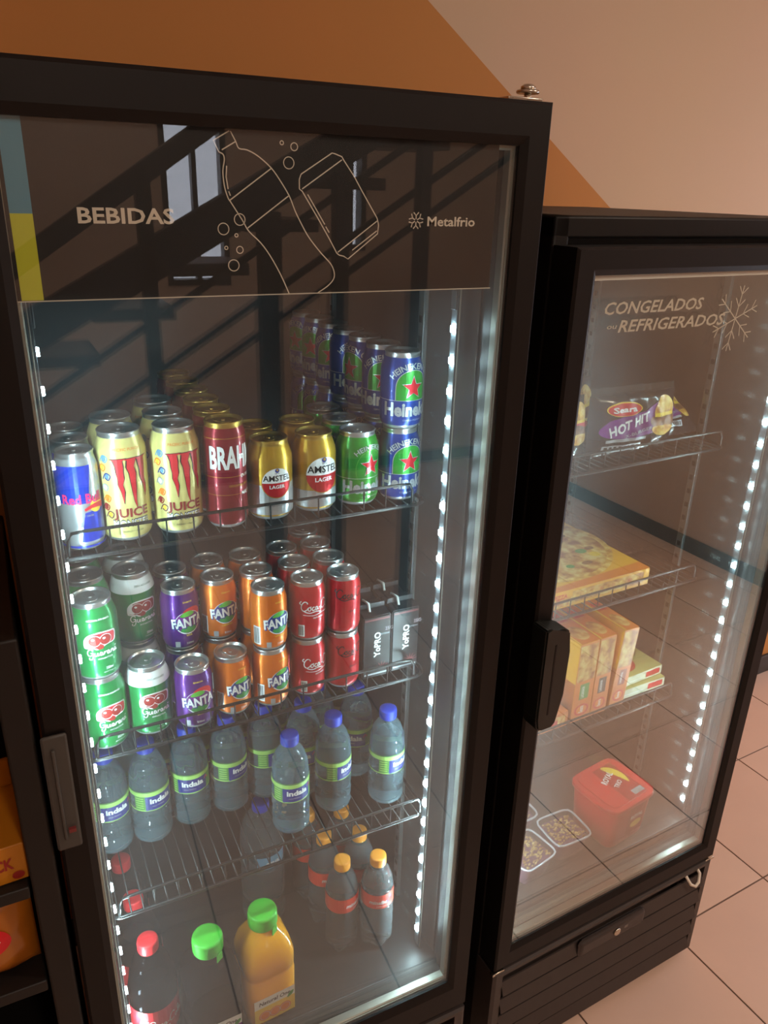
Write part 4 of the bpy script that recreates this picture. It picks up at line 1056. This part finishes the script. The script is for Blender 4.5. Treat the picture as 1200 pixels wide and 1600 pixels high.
# flat pizza box on the second shelf
def pizza_top(w_, d, r=None):
    r = r or min(w_, d) * .47
    return Print().ellipse(0, d * .5, r * 1.03, r * 1.03, BUN, 0, 40).ellipse(0, d * .5, r * .95, r * .95, PIZZA, 1, 40)
t = carton_box('pizza_box', 'yellow flat pizza box alone on the freezer second shelf', .296, .175, F2, .31, .31, .036, BOXO)
P = Print().rect(-.155, .155, 0, .31, BOXY, 0).poly([(-.155, 0), (.155, .0), (.155, .03), (-.155, .012)], REDP if False else BOXO, 1)
P.ellipse(.0, .17, .165, .15, BUN, 2, 44).ellipse(0, .172, .152, .14, PIZZA, 3, 44)
rnd = random.Random(4)
for k in range(26):
    a, r = rnd.uniform(0, 2 * pi), .125 * sqrt(rnd.random()); P.ellipse(r * cos(a), .172 + r * sin(a), rnd.uniform(.008, .015), rnd.uniform(.006, .011), (PATTY, GREENP, PIZZA2, YELP)[k % 4], 4, 12)
on(t, P, (0, 0, .0362), X, Y, Z)
P = Print().rect(-.155, .155, 0, .036, BOXY, 0).rect(-.155, -.05, .003, .02, PIZZA2, 1).rect(-.05, .14, .006, .031, PIZZA, 1).rect(-.135, -.110, .008, .022, SKYB, 2)
for k in range(9): P.ellipse(-.04 + k * .02, .018, .009, .008, PIZZA2 if k % 2 else BUN, 2, 14)
P.text('PIZZA', -.08, .020, .009, REDP, 2, .03)
on(t, P, (0, -.0002, 0), X, Z, (0, -1, 0))
# standing boxes on the third shelf
def seara_side(t, w_, d, h):
    P = Print().rect(0, d, 0, h, BOXY, 0).rect(.0, d, .0, h * .5, BOXO, 0).ellipse(d * .24, h * .67, d * .20, h * .15, WHITE, 1, 26).ellipse(d * .24, h * .67, d * .18, h * .13, REDP, 2, 26).text('Seara', d * .24, h * .64, h * .075, WHITE, 3, .03, 0, d * .26)
    P.ellipse(d * .45, h * .14, d * .36, h * .13, YELP, 2, 26).ellipse(d * .45, h * .14, d * .32, h * .11, PIZZA, 3, 26)
    on(t, P, (-w_ / 2 - .0002, d, 0), (0, -1, 0), Z, (-1, 0, 0))
def spine(t, w_, h, mark):
    P = Print().rect(-w_ / 2, w_ / 2, 0, h, BOXO, 0).rect(-w_ * .46, w_ * .46, h * .52, h * .98, PIZZA, 1).rect(-w_ * .22, w_ * .26, h * .28, h * .48, mark, 1).text('LASANHA', .001, h * .30, w_ * .16, WHITE, 2, .02, 0, h * .15, 'l', rot=pi / 2)
    P.ellipse(0, h * .14, w_ * .38, h * .075, REDP, 1, 20).ellipse(0, h * .14, w_ * .28, h * .055, ORP, 2, 20).text('Seara', w_ * .08, h * .10, w_ * .22, WHITE, 3, .02, 0, h * .09, 'l', rot=pi / 2)
    on(t, P, (0, -.0002, 0), X, Z, (0, -1, 0))
def lid_top(t, w_, d, h):
    P = Print().rect(-w_ / 2, w_ / 2, 0, d, BOXO, 0).ellipse(0, d * .2, w_ * .4, d * .14, PIZZA, 1, 16).rect(-w_ * .3, w_ * .3, d * .45, d * .62, REDP, 1).rect(-w_ / 2, -w_ / 2 + .003, 0, d, YELP, 1)
    on(t, P, (0, 0, h + .0013), X, Y, Z)
for k, (x, w_, h, rot, lean, mark, wh_) in enumerate([(.315, .052, .188, 0, 0, GREENP, 'leftmost, yellow side showing'), (.365, .044, .188, 0, .0, BLACKP, 'middle one of the three'), (.4175, .042, .188, 0, .07, BROWNR, 'rightmost, leaning')]):
    t = carton_box('frozen_meal_box', 'orange frozen meal box standing on the freezer third shelf, %s' % wh_, x, .175, F3 + (.0018 if lean else 0), w_, .19, h, BOXY, rot, lean, 'standing frozen meal boxes')
    seara_side(t, w_, .19, h); spine(t, w_, h, mark); lid_top(t, w_, .19, h)
t = carton_box('frozen_meal_box', 'orange frozen meal box lying flat at the left end of the freezer third shelf', .192, .175, F3, .175, .19, .034, BOXO)
on(t, Print().rect(-.0875, .0875, 0, .19, BOXO, 0).ellipse(.02, .09, .06, .07, PIZZA2, 1, 24).ellipse(-.03, .06, .03, .03, REDP, 2, 20), (0, 0, .0342), X, Y, Z)
on(t, Print().rect(-.0875, .0875, 0, .034, BOXO, 0).rect(-.02, .08, .004, .028, PIZZA2, 1).rect(.03, .06, .008, .02, REDP, 2), (0, -.0002, 0), X, Z, (0, -1, 0))
for k, (x, y, z, rot, m, wh_) in enumerate([(.512, .185, F3, -.02, BOXG, 'lower one of the pair'), (.512, .195, F3 + .0245, .03, BOXG, 'upper one of the pair')]):
    t = carton_box('flat_meal_box', 'pale green flat box at right of the freezer third shelf, %s' % wh_, x, y, z, .125, .17, .022, m, rot, 0, 'flat pale green boxes')
    on(t, Print().rect(-.0625, .0625, 0, .17, BOXG, 0).ring(-.022, .05, .030, .030, .012, REDP, 1).ellipse(.01, .10, .055, .05, PIZZA, 0, 24), (0, 0, .0222), X, Y, Z)
    on(t, Print().rect(-.0625, .0625, 0, .022, mat('pale_card', (222, 220, 190), .5), 0).rect(.012, .056, .004, .018, REDP, 1).rect(-.06, .0, .006, .009, WHITE, 1), (0, -.0002, 0), X, Z, (0, -1, 0))

# tubs on the freezer floor
REDT = mat('red_tub_plastic', (206, 26, 34), .3); REDL = mat('red_lid_plastic', (222, 40, 46), .28)
def rounded(b_, w_, d, z0, z1, m, taper=1.0, sup=7, seg=44, rim=0):
    rings = []
    for z, k in ((z0, .96 * taper), (z0 + .004, taper), (z1 - .003, 1.0 + rim), (z1, .985 + rim)):
        ring = []
        for i in range(seg):
            a = 2 * pi * i / seg; c, s_ = cos(a), sin(a); q = (abs(c) ** sup + abs(s_) ** sup) ** (-1 / sup)
            ring.append(b_.bm.verts.new((w_ / 2 * k * c * q, d / 2 * k * s_ * q, z)))
        rings.append(ring)
    i_ = b_.mi(m)
    for a, c in zip(rings, rings[1:]):
        for i in range(seg):
            f = b_.bm.faces.new((a[i], a[(i + 1) % seg], c[(i + 1) % seg], c[i])); f.material_index = i_; f.smooth = True
    b_.bm.faces.new(list(reversed(rings[0]))).material_index = i_; b_.bm.faces.new(rings[-1]).material_index = i_
t = fthing('ice_cream_tub', 'red ice cream tub with a printed lid on the freezer floor', 'tub', .405, .135, ZB, .10)
b_ = MB(); rounded(b_, .132, .125, 0, .105, REDT, .90); b_.build('tub_body', t)
b_ = MB(); rounded(b_, .142, .134, .100, .114, REDL, 1.0); rounded(b_, .122, .114, .114, .1155, REDL, 1.0); ld = b_.build('lid', t)
P = Print().poly([(-.012, -.057), (.048, -.057), (.048, .050), (-.012, .050)], mat('deep_red_print', (176, 20, 28), .4), 0).text('ROYAL', .004, .012, .013, WHITE, 2, .03, 0, .046, rot=.4).text('TRIO', .010, -.012, .010, WHITE, 2, .03, 0, .028, rot=.4)
P.poly(smooth_path([(.012, .046), (.032, .040), (.044, .010), (.036, -.016), (.028, .006)], 4, True), YELP, 1).rect(.014, .046, -.050, -.036, SILP, 1)
on(ld, P, (0, 0, .1157), X, Y, Z, 'lid_print')
P = Print().rect(-.012, .044, .02, .096, mat('deep_red_print', (176, 20, 28), .4), 0).text('ROYAL', .016, .062, .010, WHITE, 2, .03, 0, .040).ellipse(.018, .044, .018, .010, YELP, 1, 20)
link(P.mesh('tub_print', lambda x, y, l: Vector((x, -.0625 * (.90 + .1 * y / .105) - .0006 - l * .0002, y)), .01), 'tub_print', t)
CLEARTUB = sheet_glass('clear_tub', (.95, .95, .97), .04, .03, (.75, .75, .85), .05)
NUT = [food_mat('oat_%d' % k, (140, 92, 40), (204, 158, 84), (236, 206, 140), 120) for k in range(1)][0]
FRUIT = mat('berry_filling', (112, 66, 96), .5, noise=.3, nscale=60)
def clear_tub(label, x, y, rot, seed, w_=.088, d=.080):
    t = fthing('dessert_tub', label, 'tub', x, y, ZB, rot, 'clear tubs topped with crumbs')
    b_ = MB(); rounded(b_, w_, d, 0, .056, CLEARTUB, .86); b_.bm.faces.ensure_lookup_table(); bmesh.ops.delete(b_.bm, geom=[b_.bm.faces[-1]], context='FACES'); b_.build('tub_body', t)
    b_ = MB(); rounded(b_, w_ * .93, d * .93, .003, .046, FRUIT, .86); b_.build('filling', t)
    rnd = random.Random(seed); b_ = MB()
    for k in range(130):
        a = rnd.uniform(-.9, .9); c = rnd.uniform(-.9, .9); r = rnd.uniform(.0025, .0048)
        q = bmesh.ops.create_icosphere(b_.bm, subdivisions=1, radius=r, matrix=Matrix.Translation((a * w_ * .43, c * d * .43, .0475 + rnd.uniform(0, .006))) @ Matrix.Rotation(rnd.uniform(0, 3), 4, 'X') @ Matrix.Diagonal((1, .7, .45, 1)))
    b_.mi(NUT); o = b_.build('crumb_topping', t); o['kind'] = 'stuff'
    b_ = MB(); b_.tube([(w_ * .53 * cos(a) * (abs(cos(a)) ** 6 + abs(sin(a)) ** 6) ** (-1 / 6), d * .53 * sin(a) * (abs(cos(a)) ** 6 + abs(sin(a)) ** 6) ** (-1 / 6), .056) for a in [2 * pi * k / 40 for k in range(40)]], .0022, mat('frosted_rim', (205, 205, 215), .3), 8, True); b_.build('rim', t)
    return t
clear_tub('clear tub of crumbs on the freezer floor, nearest the door handle', .160, .118, .15, 1)
clear_tub('clear tub of crumbs on the freezer floor, beside the red tub', .268, .130, -.05, 2)
clear_tub('clear tub of crumbs on the freezer floor, behind the two front tubs', .200, .225, .0, 3)

# ------------------------------------------------------------------ snack rack at the far left
RACK = mat('dark_rack_wood', (20, 16, 14), .55, noise=.15, nscale=12)
rk = thing('snack_rack', 'dark rack with shelves left of the drinks cooler', 'rack', (-.25, .12, 0))
b_ = MB(); b_.box(-.20, -.18, -.12, .25, 0, 1.25, RACK, .003); b_.box(.200, .230, -.12, .25, 0, 1.25, RACK, .003); b_.box(-.20, .20, .235, .25, 0, 1.25, RACK, .002); b_.build('rack_frame', rk)  # thick dark right upright added to black out the gap beside the cooler
for z in (.895, .735, .45, .08):
    b_ = MB(); b_.box(-.18, .197, -.12, .235, z, z + .018, RACK, .002); b_.build('rack_shelf', rk)
def lbox(name, label, x, y, z, w_, d, h, m, rot):
    t = thing(name, label, 'box', (x, y, z), rot)
    b_ = MB(); b_.box(-w_ / 2, w_ / 2, 0, d, 0, h, m, .002); b_.build('box_body', t); return t
t = lbox('snack_box', 'yellow snack box on the upper rack shelf left of the drinks cooler', -.130, .012, .9135, .16, .12, .055, mat('amber_box', (190, 120, 24), .45), .05)
b_ = MB(); b_.box(-.078, .078, .112, .118, .055, .095, mat('amber_box', (190, 120, 24), .45), .001); b_.build('open_flap', t)
P = Print().text('SNACK', .04, .022, .016, BROWNR, 1, .03, 0, .05).ellipse(.068, .010, .007, .006, BROWNR, 1, 14).rect(-.07, .0, .01, .045, ORP, 1)
on(t, P, (0, -.0002, 0), X, Z, (0, -1, 0))
def pouch(label, x, y, z):
    t = thing('snack_bag', label, 'bag', (x, y, z), .05)
    m = mat('amber_film', (170, 98, 22), .4, coat=.3)
    w_, h, d = .16, .125, .05; f = pillow(w_, h, d, .002, 12); b_ = MB(); G = {}; nx, nz = 20, 14
    for sg in (-1, 1):
        for i in range(nx + 1):
            for j in range(nz + 1):
                px, pz = -w_ / 2 + w_ * i / nx, -h / 2 + h * j / nz
                G[sg, i, j] = b_.bm.verts.new((px, f(px, pz, sg) if 0 < i < nx and 0 < j < nz else sg * .0004, pz + h / 2))
    b_.mi(m)
    for sg in (-1, 1):
        for i in range(nx):
            for j in range(nz): b_.bm.faces.new((G[sg, i, j], G[sg, i + 1, j], G[sg, i + 1, j + 1], G[sg, i, j + 1])).smooth = True
    b_.build('bag_film', t)
    P = Print().ellipse(.035, h * .55, .016, .018, REDP, 1, 22).text('r', .034, h * .50, .014, WHITE, 2, .04, .2).rect(-.075, -.01, h * .2, h * .8, BROWNR, 0)
    link(P.mesh('bag_print', lambda px, py, l: Vector((px, f(px, py - h / 2, -1) - .0010 - l * .0003, py)), .006, .006), 'bag_print', t)
pouch('amber snack bag with a red round mark on the lower rack shelf', -.136, .040, .7536)
